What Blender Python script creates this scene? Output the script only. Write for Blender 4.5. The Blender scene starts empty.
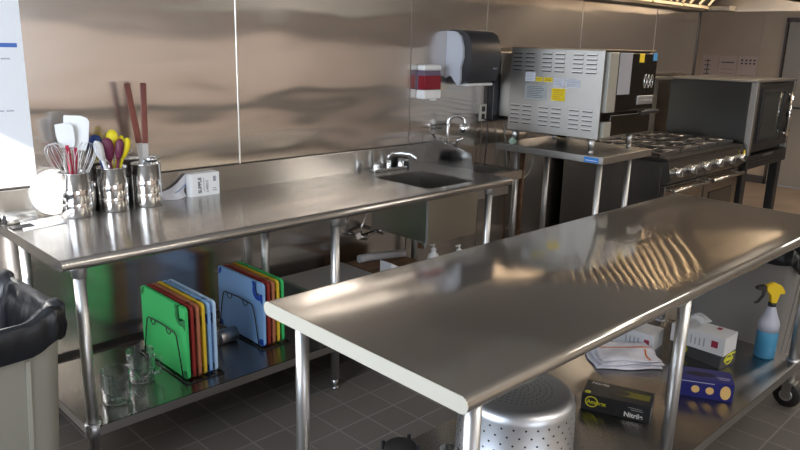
import bpy, bmesh, math, random
from mathutils import Vector, Matrix
random.seed(7)
S = bpy.context.scene
C = S.collection
PI = math.pi

# ------------------------------------------------------------------ camera
cam_d = bpy.data.cameras.new('camera'); cam = bpy.data.objects.new('camera', cam_d); C.objects.link(cam)
r = Vector((0.71205789, -0.70169814, 0.02435748)); u = Vector((0.15704228, 0.19298144, 0.9685535)); f = Vector((0.68433273, 0.68584101, -0.24761023))
M = Matrix.Identity(4)
for i in range(3):
    M[i][0] = r[i]; M[i][1] = u[i]; M[i][2] = -f[i]
M.translation = Vector((-0.79231, -3.08579, 1.62792))
cam.matrix_world = M
cam_d.sensor_fit = 'HORIZONTAL'; cam_d.sensor_width = 36; cam_d.lens = 36*711.1/800
cam_d.clip_start = .05
S.camera = cam

# ------------------------------------------------------------------ light
W = bpy.data.worlds.new('world'); S.world = W; W.use_nodes = True
W.node_tree.nodes['Background'].inputs[0].default_value = (.62, .74, 1, 1)
W.node_tree.nodes['Background'].inputs[1].default_value = 1.2
S.view_settings.view_transform = 'Standard'; S.view_settings.look = 'None'
S.view_settings.gamma = 1; S.view_settings.use_curve_mapping = False
S.view_settings.exposure = 0.0

def lamp(name, kind, loc, direction, energy, color, size=(1, 1), **k):
    d = bpy.data.lights.new(name, kind); o = bpy.data.objects.new(name, d); C.objects.link(o)
    o.location = loc; o.rotation_euler = Vector(direction).to_track_quat('-Z', 'Y').to_euler()
    d.energy = energy; d.color = color
    if kind == 'AREA':
        d.shape = 'RECTANGLE'; d.size, d.size_y = size
    for a, b in k.items(): setattr(d, a, b)
    return o
lamp('sun', 'SUN', (-4, -4, 4), (1, 1, -.6), 7.0, (1, .95, .88), angle=.009)
# daylight entering the left window
lamp('window_daylight', 'AREA', (-1.76, -1.35, 1.7), (1, 0.0, -.12), 70, (.80, .90, 1), (1.7, 1.35))
# daylight entering the street window behind
lamp('street_window_daylight', 'AREA', (-.4, -6.9, 1.75), (.25, 1, -.1), 60, (.88, .94, 1), (2.2, 1.5))

# ------------------------------------------------------------------ materials
def mat(name, col=(.5, .5, .5), rough=.5, metal=0., emit=None, es=1., trans=0., ior=1.45, coat=0., spec=.5, alpha=1.):
    m = bpy.data.materials.new(name); m.use_nodes = True
    b = m.node_tree.nodes['Principled BSDF']
    b.inputs['Base Color'].default_value = (*col, 1); b.inputs['Roughness'].default_value = rough
    b.inputs['Metallic'].default_value = metal; b.inputs['IOR'].default_value = ior
    b.inputs['Transmission Weight'].default_value = trans; b.inputs['Coat Weight'].default_value = coat
    b.inputs['Specular IOR Level'].default_value = spec; b.inputs['Alpha'].default_value = alpha
    if emit: b.inputs['Emission Color'].default_value = (*emit, 1); b.inputs['Emission Strength'].default_value = es
    return m
def nd(m, t, **k):
    n = m.node_tree.nodes.new(t)
    for a, b in k.items(): setattr(n, a, b)
    return n
def lk(m, a, b): m.node_tree.links.new(a, b)
def noise(m, scale, detail=3, coords='Object', mscale=(1, 1, 1)):
    tc = nd(m, 'ShaderNodeTexCoord'); mp = nd(m, 'ShaderNodeMapping'); mp.inputs['Scale'].default_value = mscale
    n = nd(m, 'ShaderNodeTexNoise'); n.inputs['Scale'].default_value = scale; n.inputs['Detail'].default_value = detail
    lk(m, tc.outputs[coords], mp.inputs[0]); lk(m, mp.outputs[0], n.inputs['Vector'])
    return n
def vary(m, scale, a, b, detail=4, mscale=(1, 1, 1), lo=.35, hi=.65):
    n = noise(m, scale, detail, mscale=mscale); r_ = nd(m, 'ShaderNodeValToRGB')
    r_.color_ramp.elements[0].color = (*a, 1); r_.color_ramp.elements[1].color = (*b, 1)
    r_.color_ramp.elements[0].position = lo; r_.color_ramp.elements[1].position = hi
    lk(m, n.outputs[0], r_.inputs[0]); lk(m, r_.outputs[0], m.node_tree.nodes['Principled BSDF'].inputs['Base Color'])
    return m
def bump(m, layers):
    prev = None
    for sc, ms, dist, det in layers:
        n = noise(m, sc, det, mscale=ms); b = nd(m, 'ShaderNodeBump'); b.inputs['Distance'].default_value = dist; b.inputs['Strength'].default_value = 1
        lk(m, n.outputs[0], b.inputs['Height'])
        if prev: lk(m, prev.outputs[0], b.inputs['Normal'])
        prev = b
    lk(m, prev.outputs[0], m.node_tree.nodes['Principled BSDF'].inputs['Normal'])
    return m
def steel(name, col, rough, layers=None, rvar=None, grain=None):
    m = mat(name, col, rough, 1.0)
    if grain:      # brushed sheet: reflections smear along the given world direction
        b_ = m.node_tree.nodes['Principled BSDF']; b_.inputs['Anisotropic'].default_value = 1.
        v = nd(m, 'ShaderNodeCombineXYZ')
        for i_ in range(3): v.inputs[i_].default_value = grain[i_]
        lk(m, v.outputs[0], b_.inputs['Tangent'])
    if layers: bump(m, layers)
    if rvar:
        n = noise(m, rvar[0], 4, mscale=rvar[1]); mr = nd(m, 'ShaderNodeMapRange')
        mr.inputs['To Min'].default_value = rvar[2]; mr.inputs['To Max'].default_value = rvar[3]
        lk(m, n.outputs[0], mr.inputs[0]); lk(m, mr.outputs[0], m.node_tree.nodes['Principled BSDF'].inputs['Roughness'])
    return m
STEEL_WALL = steel('wall_steel', (.68, .64, .61), .1, [(1.0, (.9, 1, 2.6), .013, 1.6)], (40, (.03, 1, 1.2), .13, .16), (1, 0, 0))
STEEL_TOP = steel('worktop_steel', (.52, .50, .48), .17, [(2.2, (1, 1, 1), .0016, 1.0)], (60, (.04, 1, 1), .15, .19), (0, 1, 0))
STEEL_ISLAND = steel('island_steel', (.55, .525, .49), .1, [(2.2, (1.4, .8, 1), .0011, 1.0)], (60, (.04, 1, 1), .055, .075), (0, 1, 0))
def soften(m, fac, rough):
    """scratched sheet: a second, rougher reflection laid under the clear one"""
    nt = m.node_tree; b = nt.nodes['Principled BSDF']; out = nt.nodes['Material Output']
    g = nt.nodes.new('ShaderNodeBsdfPrincipled'); g.inputs['Base Color'].default_value = b.inputs['Base Color'].default_value; g.inputs['Metallic'].default_value = 1; g.inputs['Roughness'].default_value = rough
    x = nt.nodes.new('ShaderNodeMixShader'); x.inputs[0].default_value = fac
    nt.links.new(b.outputs[0], x.inputs[1]); nt.links.new(g.outputs[0], x.inputs[2]); nt.links.new(x.outputs[0], out.inputs[0])
soften(STEEL_ISLAND, .30, .42); soften(STEEL_TOP, .25, .45); soften(STEEL_WALL, .12, .4)
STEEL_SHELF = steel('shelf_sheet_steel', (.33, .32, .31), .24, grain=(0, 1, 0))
STEEL = steel('brushed_steel', (.58, .56, .53), .24)
STEEL_DULL = steel('dull_steel', (.50, .49, .47), .36, [(120, (.05, 1, 1), .00006, 2)])
STEEL_TUBE = steel('tube_steel', (.62, .62, .62), .38)
STEEL_DARK = steel('dark_steel', (.26, .255, .245), .3, [(3, (1, 1, 1), .002, 2)])
CHROME = steel('chrome', (.75, .76, .77), .07)
POLISHED = steel('polished_canister', (.74, .73, .72), .13)
ALU = steel('aluminium', (.62, .64, .68), .4)
CAST = mat('cast_iron', (.03, .03, .032), .42, .3)
BLACK = mat('black_plastic', (.02, .02, .024), .35)
RUBBER = mat('black_rubber', (.018, .018, .018), .55)
GRAPHITE = mat('graphite_plastic', (.035, .035, .042), .28)
WHITE = mat('white_plastic', (.82, .83, .84), .35)
PAPER = mat('paper', (.80, .82, .86), .6)
INK = mat('ink', (.03, .03, .04), .6); GREYINK = mat('grey_ink', (.33, .34, .38), .7)
BLUEINK = mat('blue_ink', (.07, .16, .50), .6)
def glassmat(name, col=(1, 1, 1)):
    m = bpy.data.materials.new(name); m.use_nodes = True; nt = m.node_tree; nt.nodes.remove(nt.nodes['Principled BSDF'])
    a = nt.nodes.new('ShaderNodeBsdfTransparent'); a.inputs[0].default_value = (*col, 1); g = nt.nodes.new('ShaderNodeBsdfGlossy'); g.inputs['Roughness'].default_value = .03
    x = nt.nodes.new('ShaderNodeMixShader'); lw = nt.nodes.new('ShaderNodeLayerWeight'); lw.inputs[0].default_value = .42
    nt.links.new(lw.outputs['Facing'], x.inputs[0]); nt.links.new(a.outputs[0], x.inputs[1]); nt.links.new(g.outputs[0], x.inputs[2]); nt.links.new(x.outputs[0], nt.nodes['Material Output'].inputs[0])
    return m
GLASS = glassmat('clear_glass', (.88, .93, .93))

# ------------------------------------------------------------------ mesh builder
class MB:
    def __init__(s): s.bm = bmesh.new()
    def _xf(s, vs, mtx):
        if mtx is not None: bmesh.ops.transform(s.bm, matrix=mtx, verts=vs)
    def box(s, x0, x1, y0, y1, z0, z1, bev=0., seg=2, mtx=None):
        g = bmesh.ops.create_cube(s.bm, size=1)['verts']
        for v in g: v.co = Vector(((x0+x1)/2+v.co.x*(x1-x0), (y0+y1)/2+v.co.y*(y1-y0), (z0+z1)/2+v.co.z*(z1-z0)))
        if bev > 0:
            es = list({e for v in g for e in v.link_edges})
            rr = bmesh.ops.bevel(s.bm, geom=es, offset=bev, segments=seg, affect='EDGES', profile=.5)
            g = list({v for fc in rr['faces'] for v in fc.verts} | {v for v in g if v.is_valid})
        s._xf(g, mtx); return s
    def cone(s, p0, p1, r0, r1=None, seg=20, caps=True):
        r1 = r0 if r1 is None else r1
        p0, p1 = Vector(p0), Vector(p1); d = p1-p0; q = d.to_track_quat('Z', 'Y').to_matrix()
        a = []; b = []
        for i in range(seg):
            t = 2*PI*i/seg; c = Vector((math.cos(t), math.sin(t), 0))
            a.append(s.bm.verts.new(p0+q@(c*r0))); b.append(s.bm.verts.new(p1+q@(c*r1)))
        for i in range(seg):
            fc = s.bm.faces.new((a[i], a[(i+1) % seg], b[(i+1) % seg], b[i])); fc.smooth = True
        if caps:
            if r0 > 1e-6: s.bm.faces.new(a[::-1])
            if r1 > 1e-6: s.bm.faces.new(b)
        return s
    def tube(s, pts, rad, seg=10, closed=False, caps=True, flat=1.):
        pts = [Vector(p) for p in pts]; n = len(pts); rings = []
        rads = rad if isinstance(rad, (list, tuple)) else [rad]*n
        up = None
        for i, p in enumerate(pts):
            if closed: t = (pts[(i+1) % n]-pts[i-1])
            else: t = pts[min(i+1, n-1)]-pts[max(i-1, 0)]
            t.normalize()
            if up is None:
                up = Vector((0, 0, 1)) if abs(t.z) < .9 else Vector((1, 0, 0))
            a = t.cross(up).normalized(); b = a.cross(t).normalized(); up = b
            rings.append([s.bm.verts.new(p+(a*math.cos(2*PI*k/seg)+b*math.sin(2*PI*k/seg)*flat)*rads[i]) for k in range(seg)])
        m = n if closed else n-1
        for i in range(m):
            A = rings[i]; B = rings[(i+1) % n]
            for k in range(seg):
                fc = s.bm.faces.new((A[k], B[k], B[(k+1) % seg], A[(k+1) % seg])); fc.smooth = True
        if caps and not closed: s.bm.faces.new(rings[0]); s.bm.faces.new(rings[-1][::-1])
        return s
    def lathe(s, prof, seg=32, cx=0, cy=0, a0=0., smooth=True):
        rings = []
        for rr, z in prof:
            if rr < 1e-6: rings.append([s.bm.verts.new((cx, cy, z))])
            else: rings.append([s.bm.verts.new((cx+rr*math.cos(a0+2*PI*k/seg), cy+rr*math.sin(a0+2*PI*k/seg), z)) for k in range(seg)])
        for A, B in zip(rings, rings[1:]):
            for k in range(seg):
                k2 = (k+1) % seg
                if len(A) == 1 and len(B) == 1: continue
                if len(A) == 1: fc = s.bm.faces.new((A[0], B[k2], B[k]))
                elif len(B) == 1: fc = s.bm.faces.new((A[k], A[k2], B[0]))
                else: fc = s.bm.faces.new((A[k], A[k2], B[k2], B[k]))
                fc.smooth = smooth
        return s
    def prism(s, poly, axis, a, b, smooth=False):
        """poly of 2D points extruded along axis from a to b. x: (y,z)  y: (x,z)  z: (x,y)"""
        def P(q, t): return {'x': (t, q[0], q[1]), 'y': (q[0], t, q[1]), 'z': (q[0], q[1], t)}[axis]
        A = [s.bm.verts.new(P(q, a)) for q in poly]; B = [s.bm.verts.new(P(q, b)) for q in poly]
        n = len(poly)
        s.bm.faces.new(A); s.bm.faces.new(B[::-1])
        for i in range(n):
            fc = s.bm.faces.new((A[i], B[i], B[(i+1) % n], A[(i+1) % n])); fc.smooth = smooth
        return s
    def quad(s, *ps):
        s.bm.faces.new([s.bm.verts.new(p) for p in ps]); return s
    def grid(s, nx, ny, fn, smooth=True, thick=None):
        V = [[s.bm.verts.new(fn(i/(nx-1), j/(ny-1))) for j in range(ny)] for i in range(nx)]
        fs = []
        for i in range(nx-1):
            for j in range(ny-1):
                fc = s.bm.faces.new((V[i][j], V[i+1][j], V[i+1][j+1], V[i][j+1])); fc.smooth = smooth; fs.append(fc)
        if thick: 
            bmesh.ops.recalc_face_normals(s.bm, faces=fs)
            bmesh.ops.solidify(s.bm, geom=fs, thickness=thick)
        return s
    def move(s, v, rot=None):
        m = Matrix.Translation(Vector(v))
        if rot: m = m @ rot
        bmesh.ops.transform(s.bm, matrix=m, verts=s.bm.verts); return s
    def done(s, name, m, parent=None, loc=None):
        bmesh.ops.recalc_face_normals(s.bm, faces=s.bm.faces)
        me = bpy.data.meshes.new(name); s.bm.to_mesh(me); s.bm.free()
        o = bpy.data.objects.new(name, me); C.objects.link(o)
        for mm in (m if isinstance(m, (list, tuple)) else [m]): me.materials.append(mm)
        if parent: o.parent = parent
        if loc: o.location = loc
        return o
def tag(o, label, cat, group=None):
    o['label'] = label; o['category'] = cat
    if group: o['group'] = group
    return o
def thing(name, label, cat, loc=(0, 0, 0), rz=0, group=None):
    o = bpy.data.objects.new(name, None); C.objects.link(o); o.location = loc; o.rotation_euler = (0, 0, rz); o.empty_display_size = .05
    return tag(o, label, cat, group)
def struct(o): o['kind'] = 'structure'; return o
def text(name, body, size, m, parent, loc, rot, ext=.0004, bold=False, align='LEFT', sx=1.):
    c = bpy.data.curves.new(name, 'FONT'); c.body = body; c.size = size; c.extrude = ext; c.align_x = align; c.offset = .0006*(size/.02) if bold else 0
    t = bpy.data.objects.new(name, c); C.objects.link(t)
    dg = bpy.context.evaluated_depsgraph_get(); dg.update()
    me = bpy.data.meshes.new_from_object(t.evaluated_get(dg)); bpy.data.objects.remove(t); bpy.data.curves.remove(c)
    o = bpy.data.objects.new(name, me); C.objects.link(o); me.materials.clear(); me.materials.append(m)
    o.parent = parent; o.location = loc; o.rotation_euler = rot; o.scale = (sx, 1, 1)
    return o
RX = (PI/2, 0, 0)            # text that faces -y
RMX = (PI/2, 0, -PI/2)       # text that faces -x

# ================================================================== SETTING
XW = 6.33    # right end of the steel wall
XR = 8.82    # tan wall on the right
tilem = mat('quarry_tile', (.10, .092, .088), .42)
tc = nd(tilem, 'ShaderNodeTexCoord'); mp = nd(tilem, 'ShaderNodeMapping'); mp.inputs['Location'].default_value = (-.004, .143, 0)
bk = nd(tilem, 'ShaderNodeTexBrick'); bk.offset = 0.0; bk.inputs['Scale'].default_value = 1
bk.inputs['Brick Width'].default_value = .1638; bk.inputs['Row Height'].default_value = .1638; bk.inputs['Mortar Size'].default_value = .0035
bk.inputs['Color1'].default_value = (.125, .112, .104, 1); bk.inputs['Color2'].default_value = (.148, .133, .122, 1); bk.inputs['Mortar'].default_value = (.23, .212, .20, 1)
lk(tilem, tc.outputs['Object'], mp.inputs[0]); lk(tilem, mp.outputs[0], bk.inputs['Vector'])
lk(tilem, bk.outputs['Color'], tilem.node_tree.nodes['Principled BSDF'].inputs['Base Color'])
bb = nd(tilem, 'ShaderNodeBump'); bb.inputs['Distance'].default_value = .002; bb.invert = True
lk(tilem, bk.outputs['Fac'], bb.inputs['Height']); lk(tilem, bb.outputs[0], tilem.node_tree.nodes['Principled BSDF'].inputs['Normal'])
TAN = vary(mat('tan_paint', (.40, .31, .22), .6), 2, (.38, .295, .205), (.42, .325, .23))
BEIGE = vary(mat('beige_paint', (.6, .5, .44), .7), 1.5, (.62, .53, .48), (.70, .60, .55))
TANFLOOR = vary(mat('tan_floor', (.36, .26, .18), .45), 3, (.33, .24, .165), (.40, .295, .205))
CEIL = mat('ceiling_paint', (.58, .57, .55), .8)
DARKBASE = mat('dark_base', (.06, .05, .045), .5)

struct(MB().box(-1.9, XR+.15, -7.2, 1.75, -.1, 0).done('floor', tilem))
# tan flooring of the hall right of the kitchen and behind the cook line
struct(MB().box(XW+.05, XR, -6.0, 1.6, 0, .004).done('floor', TANFLOOR))
struct(MB().box(-1.8, XW+.05, -7.0, -4.6, 0, .004).done('floor', vary(mat('sunlit_floor', (.5, .43, .34), .5), 3, (.66, .60, .50), (.74, .68, .57))))  # sunlight on the far floor is put into its pale cream colour
struct(MB().box(-1.9, XR+.15, -7.2, 1.75, 2.85, 2.95).done('ceiling', CEIL))
struct(MB().box(-1.9, XW, 0, .12, 0, 2.85).done('wall_back', STEEL_WALL))
struct(MB().box(XW, XW+.012, -.012, .13, 0, 2.85).done('trim_1', BLACK))
struct(MB().box(XW+.0, XR, 1.6, 1.75, 0, 2.85).done('wall_recess', TAN))
# seams of the steel panels
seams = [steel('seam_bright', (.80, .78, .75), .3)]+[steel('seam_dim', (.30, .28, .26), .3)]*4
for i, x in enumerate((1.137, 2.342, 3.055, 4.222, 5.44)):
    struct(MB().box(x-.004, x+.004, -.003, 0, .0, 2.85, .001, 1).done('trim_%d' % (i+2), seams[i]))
# wall on the left with a window
def wall_hole(name, axis, t0, t1, a0, a1, z1, holes, m):
    mb = MB()
    def B(p, q, zz0, zz1):
        if q-p < 1e-4 or zz1-zz0 < 1e-4: return
        if axis == 'x': mb.box(t0, t1, p, q, zz0, zz1)
        else: mb.box(p, q, t0, t1, zz0, zz1)
    c = a0
    for h0, h1, hz0, hz1 in holes:
        B(c, h0, 0, z1); B(h0, h1, 0, hz0); B(h0, h1, hz1, z1); c = h1
    B(c, a1, 0, z1)
    return struct(mb.done(name, m))
wall_hole('wall_left', 'x', -1.9, -1.8, -7.2, 1.0, 2.85, [(-2.3, -.4, .95, 2.45)], BEIGE)
wall_hole('wall_front', 'y', -7.2, -7.0, -1.9, XR+.15, 2.85, [(-1.5, .7, 1.0, 2.5)], BEIGE)
for n, (ax, t, a0, a1, z0, z1) in enumerate((('x', -1.85, -2.3, -.4, .95, 2.45), ('y', -7.1, -1.5, .7, 1.0, 2.5))):
    mb = MB(); w = .03
    def B(p, q, zz0, zz1):
        if ax == 'x': mb.box(t-w, t+w, p, q, zz0, zz1)
        else: mb.box(p, q, t-w, t+w, zz0, zz1)
    B(a0, a1, z0, z0+.05); B(a0, a1, z1-.05, z1); B(a0, a0+.05, z0+.05, z1-.05); B(a1-.05, a1, z0+.05, z1-.05)
    wf = struct(mb.done('window_%d' % (n+1), mat('window_frame_%d' % n, (.12, .12, .12), .4)))
    mb = MB()
    if ax == 'x': mb.quad((t, a0+.05, z0+.05), (t, a1-.05, z0+.05), (t, a1-.05, z1-.05), (t, a0+.05, z1-.05))
    else: mb.quad((a0+.05, t, z0+.05), (a1-.05, t, z0+.05), (a1-.05, t, z1-.05), (a0+.05, t, z1-.05))
    pane = bpy.data.materials.new('pane_%d' % n); pane.use_nodes = True; nt = pane.node_tree; nt.nodes.remove(nt.nodes['Principled BSDF'])
    tr_ = nt.nodes.new('ShaderNodeBsdfTransparent'); gl_ = nt.nodes.new('ShaderNodeBsdfGlossy'); gl_.inputs['Roughness'].default_value = .02
    mx_ = nt.nodes.new('ShaderNodeMixShader'); mx_.inputs[0].default_value = .06
    nt.links.new(tr_.outputs[0], mx_.inputs[1]); nt.links.new(gl_.outputs[0], mx_.inputs[2]); nt.links.new(mx_.outputs[0], nt.nodes['Material Output'].inputs[0])
    mb.done('window_pane', pane, wf)
# dark dado band and counter along the room's far side, mirrored in the steel wall
struct(MB().box(-1.8, XR, -7.0, -6.97, .46, .69).done('trim_7', mat('grey_dado', (.11, .115, .11), .5)))
struct(MB().box(-1.8, -1.77, -3.4, -.01, 0, .90).done('trim_11', mat('added_dark_panel', (.05, .05, .05), .6)))  # unseen dark panel, added to darken reflections low on the steel
struct(MB().box(-1.8, XR, -7.0, -6.5, 2.08, 2.85).done('trim_10', mat('soffit_grey', (.30, .30, .28), .7)))
struct(MB().box(-1.8, XR, -7.0, -6.98, 0, .1).done('baseboard_front', DARKBASE))
# right wall with the door
wall_hole('wall_right', 'x', XR, XR+.15, -7.2, 1.75, 2.85, [(-1.02, -.02, -.01, 2.0)], TAN)
struct(MB().box(XR-.02, XR, -.02, 1.6, 0, .1, .004).box(XR-.02, XR, -7.0, -1.10, 0, .1, .004).done('baseboard_right', DARKBASE))
struct(MB().box(XR-.04, XR, -6.9, -1.3, .1, 2.84).done('trim_12', mat('added_dark_sheet', (.12, .10, .085), .6)))  # dark sheet added to dim what the steel wall mirrors at its right
struct(MB().box(XR-.004, XR, .265, .275, .1, 2.85).done('trim_8', mat('tan_batten', (.40, .33, .26), .6)))
fr = struct(MB().box(XR-.02, XR+.15, -.02, .0, 0, 2.03).box(XR-.02, XR+.15, -1.06, -1.02, 0, 2.03).box(XR-.02, XR+.15, -1.06, .0, 2.0, 2.04).done('trim_9', mat('door_frame_brown', (.07, .05, .04), .5)))
dr = struct(MB().box(XR+.01, XR+.055, -1.015, -.025, .01, 1.995, .003).done('door_1', vary(mat('door_tan', (.46, .40, .33), .5), 2, (.27, .235, .19), (.30, .26, .21))))
MB().cone((XR+.01, -.23, .98), (XR-.03, -.23, .98), .012).box(XR-.045, XR-.025, -.36, -.215, .968, .992, .005).done('door_handle', BLACK, dr)

# ================================================================== CEILING LAMPS
LENS = mat('light_lens', (.9, .9, .88), .4, emit=(1, .93, .82), es=3.0)
def ceiling_light(x, y, label, e):
    t = thing('ceiling_light', label, 'light', (x, y, 2.85))
    MB().box(-.62, .62, -.32, .32, -.04, 0, .004).done('frame', WHITE, t)
    MB().box(-.58, .58, -.28, .28, -.05, -.041).done('diffuser', LENS, t)
    l = lamp('ceiling_lamp', 'AREA', (x, y, 2.79), (0, 0, -1), e, (1, .93, .84), (1.1, .5))
for x, y, s, e in ((2.6, -5.4, 'added ceiling light panel brightening the far dining side wall', 34), (6.2, -5.7, 'added ceiling light panel brightening the far side wall nearer the hall', 50), (1.2, -4.2, 'ceiling light panel over the aisle behind the island', 22), (4.6, -3.4, 'ceiling light panel over the aisle in front of the range', 12), (7.6, -2.6, 'ceiling light panel near the hall door', 22)):  # both far-wall panels are added to brighten the wall mirrored in the steel
    ceiling_light(x, y, s, e)

# ================================================================== TABLE TOPS
def rolled_top(x0, x1, y0, y1, z, rr=.021, back_roll=True):
    """flat sheet with rolled long edges; profile in y,z extruded along x"""
    pr = []
    # front roll (y0)
    n = 8
    for i in range(n+1):
        a = PI/2+PI*i/n
        pr.append((y0+rr+rr*math.cos(a), z-rr+rr*math.sin(a)))
    pr.append((y0+rr+.012, z-2*rr)); pr.append((y0+rr+.012, z-.012))
    if back_roll:
        pr.append((y1-rr-.012, z-.012)); pr.append((y1-rr-.012, z-2*rr))
        for i in range(n+1):
            a = -PI/2+PI*i/n
            pr.append((y1-rr+rr*math.cos(a), z-rr+rr*math.sin(a)))
    else:
        pr.append((y1, z-.012)); pr.append((y1, z))
    return pr
def sheet_with_hole(mb, x0, x1, y0, y1, z0, z1, hx0, hx1, hy0, hy1):
    mb.box(x0, hx0, y0, y1, z0, z1); mb.box(hx1, x1, y0, y1, z0, z1)
    mb.box(hx0, hx1, y0, hy0, z0, z1); mb.box(hx0, hx1, hy1, y1, z0, z1)
def mark_smooth(o, ang=50):
    for p in o.data.polygons: p.use_smooth = True
    o.data.set_sharp_from_angle(angle=math.radians(ang)); return o

# ------------------------------------------------------------------ sink table along the wall
TL = 2.47; TD = .715
t = thing('sink_table', 'long stainless steel work table with built-in sink along the steel wall', 'table')
mb = MB(); z = .9; rr = .021; hx0, hx1, hy0, hy1 = 1.86, 2.25, -.63, -.2
pr = [(-TD+rr+rr*math.cos(PI/2+PI*i/8), z-rr+rr*math.sin(PI/2+PI*i/8)) for i in range(9)]
pr += [(-TD+rr+.003, z-2*rr+.003), (-TD+rr, z-.004)]
mb.prism(pr, 'x', 0, TL, smooth=False)
sheet_with_hole(mb, 0, TL, -TD+rr, -.024, z-.004, z, hx0, hx1, hy0, hy1)
mb.box(0, .004, -TD+rr, -.024, z-2*rr, z-.004); mb.box(TL-.004, TL, -TD+rr, -.024, z-2*rr, z-.004)
mark_smooth(mb.done('worktop', STEEL_TOP, t), 30)
MB().box(.25, .6, -.6, -.1, z-.042, z-.005).box(.9, 1.5, -.6, -.1, z-.042, z-.005).done('stiffener', STEEL_DARK, t)
MB().box(-.0, TL, -.024, -.002, .87, 1.022, .003).done('backsplash', steel('splash_steel', (.58, .57, .55), .24, grain=(0, 0, 1)), t)
MB().prism([(-.0025, 1.07), (-.07, 1.085), (-.12, 1.05), (-.40, 1.0), (-.42, .9005), (-.0025, .9005)], 'x', TL, TL+.012).done('side_splash', steel('side_splash', (.56, .57, .58), .12), t)
# bowl
b = MB(); w = .003; zb = .61
b.box(hx0, hx0+w, hy0, hy1, zb, z-.004).box(hx1-w, hx1, hy0, hy1, zb, z-.004).box(hx0, hx1, hy0, hy0+w, zb, z-.004).box(hx0, hx1, hy1-w, hy1, zb, z-.004).box(hx0, hx1, hy0, hy1, zb-w, zb)
b.done('sink_bowl', STEEL, t)
MB().cone((2.055, -.41, zb), (2.055, -.41, zb+.004), .045, .04).done('drain', CHROME, t)
MB().prism([(hx0-.004, zb-.01), (hx0-.004, z-.045), (hx1+.004, z-.045), (hx1+.004, zb-.01)], 'y', hy0-.008, hy0-.002).done('sink_apron', steel('apron_steel', (.66, .62, .52), .32), t)
MB().box(hx0-.008, hx0-.003, hy0-.009, hy0+.004, zb-.012, z-.045, .001, 1).done('apron_edge', ALU, t)
MB().cone((2.055, -.41, zb-.003), (2.055, -.41, .5), .03, .025).done('tailpiece', CHROME, t)
ZS = .247
for (x, y) in ((.075, -.65), (1.22, -.65), (2.34, -.65), (.075, -.08), (1.22, -.08), (2.34, -.08)):
    l = MB().cone((x, y, .05), (x, y, z-.05), .0205).cone((x, y, .012), (x, y, .05), .013, .018).cone((x, y, 0), (x, y, .012), .02, .016).done('leg', STEEL_TUBE, t)
    MB().lathe([(.0225, z-.085), (.026, z-.08), (.026, z-.046)], 24, x, y).done('gusset', STEEL_TUBE, l)
    MB().lathe([(.021, ZS-.045), (.029, ZS-.043), (.029, ZS+.006), (.021, ZS+.008)], 24, x, y).done('collar', ALU, l)
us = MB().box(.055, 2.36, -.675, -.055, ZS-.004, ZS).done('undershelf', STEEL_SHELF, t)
EDGE = steel('edge_steel', (.42, .41, .40), .35)
MB().box(.055, 2.36, -.675, -.669, ZS-.04, ZS-.004, .001).done('shelf_lip', EDGE, us); MB().box(.055, 2.36, -.061, -.055, ZS-.04, ZS-.004).done('shelf_lip', EDGE, us)
MB().box(.055, .06, -.669, -.061, ZS-.04, ZS-.004).done('shelf_lip', EDGE, us); MB().box(2.355, 2.36, -.669, -.061, ZS-.04, ZS-.004).done('shelf_lip', EDGE, us)

# sink faucet: deck faucet with two handles and low swing spout
t = thing('sink_faucet', 'chrome two-handle faucet with low curved spout behind the table sink', 'faucet', (2.08, -.1, .9))
MB().box(-.13, .13, -.022, .022, 0, .018, .006, 3).done('faucet_base', CHROME, t)
for sx in (-1, 1):
    h = MB().lathe([(.0, .06), (.012, .058), (.018, .04), (.02, .018)], 16, sx*.1, 0).done('handle_valve', CHROME, t)
    MB().box(sx*.1-.01, sx*.1+.01, -.055, .008, .05, .064, .004).done('lever', CHROME, h)
MB().lathe([(.014, .018), (.014, .06), (.011, .062)], 16).tube([(0, 0, .06), (0, -.0, .085), (.02, -.01, .1), (.05, -.06, .105), (.07, -.11, .103), (.08, -.135, .09), (.083, -.14, .06)], .0095, 10).done('spout', CHROME, t)
t = tag(MB().lathe([(0, 0), (.036, .0), (.04, .02), (.038, .05), (.02, .062), (0, .064)], 20).move((2.24, -.06, .9005)).done('drain_stopper', RUBBER), 'round black rubber stopper standing behind the faucet spout', 'stopper')

# ================================================================== ISLAND TABLE
IZ = .905; IL = 2.51; IW = .777; A = -.018; IX, IY = .2775, -2.231
isl = thing('island_table', 'stainless steel island work table with lower shelf on black casters', 'table', (IX, IY, 0), A)
mb = MB().prism(rolled_top(0, IL, 0, IW, IZ), 'x', 0, IL)
o = mark_smooth(mb.done('worktop', STEEL_ISLAND, isl), 30)
mb = MB()
END = None
for xx in (-.0008, IL-.0012):
    mb = MB(); n = 10; pts = [(rr+rr*math.cos(PI/2+PI*i/n), IZ-rr+rr*math.sin(PI/2+PI*i/n)) for i in range(n+1)] + [(IW-rr+rr*math.cos(-PI/2+PI*i/n), IZ-rr+rr*math.sin(-PI/2+PI*i/n)) for i in range(n+1)]
    END = END or mat('end_steel_lit', (.90, .86, .74), .4, .45)  # window light on the island ends is put into this cream colour
    mb.prism(pts, 'x', xx, xx+.002).done('end_cap', END, isl)
MB().box(.15, IL-.15, .3, .48, IZ-.045, IZ-.0125).done('stiffener', STEEL_DARK, isl)
IZS = .236; ins = .09
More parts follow.
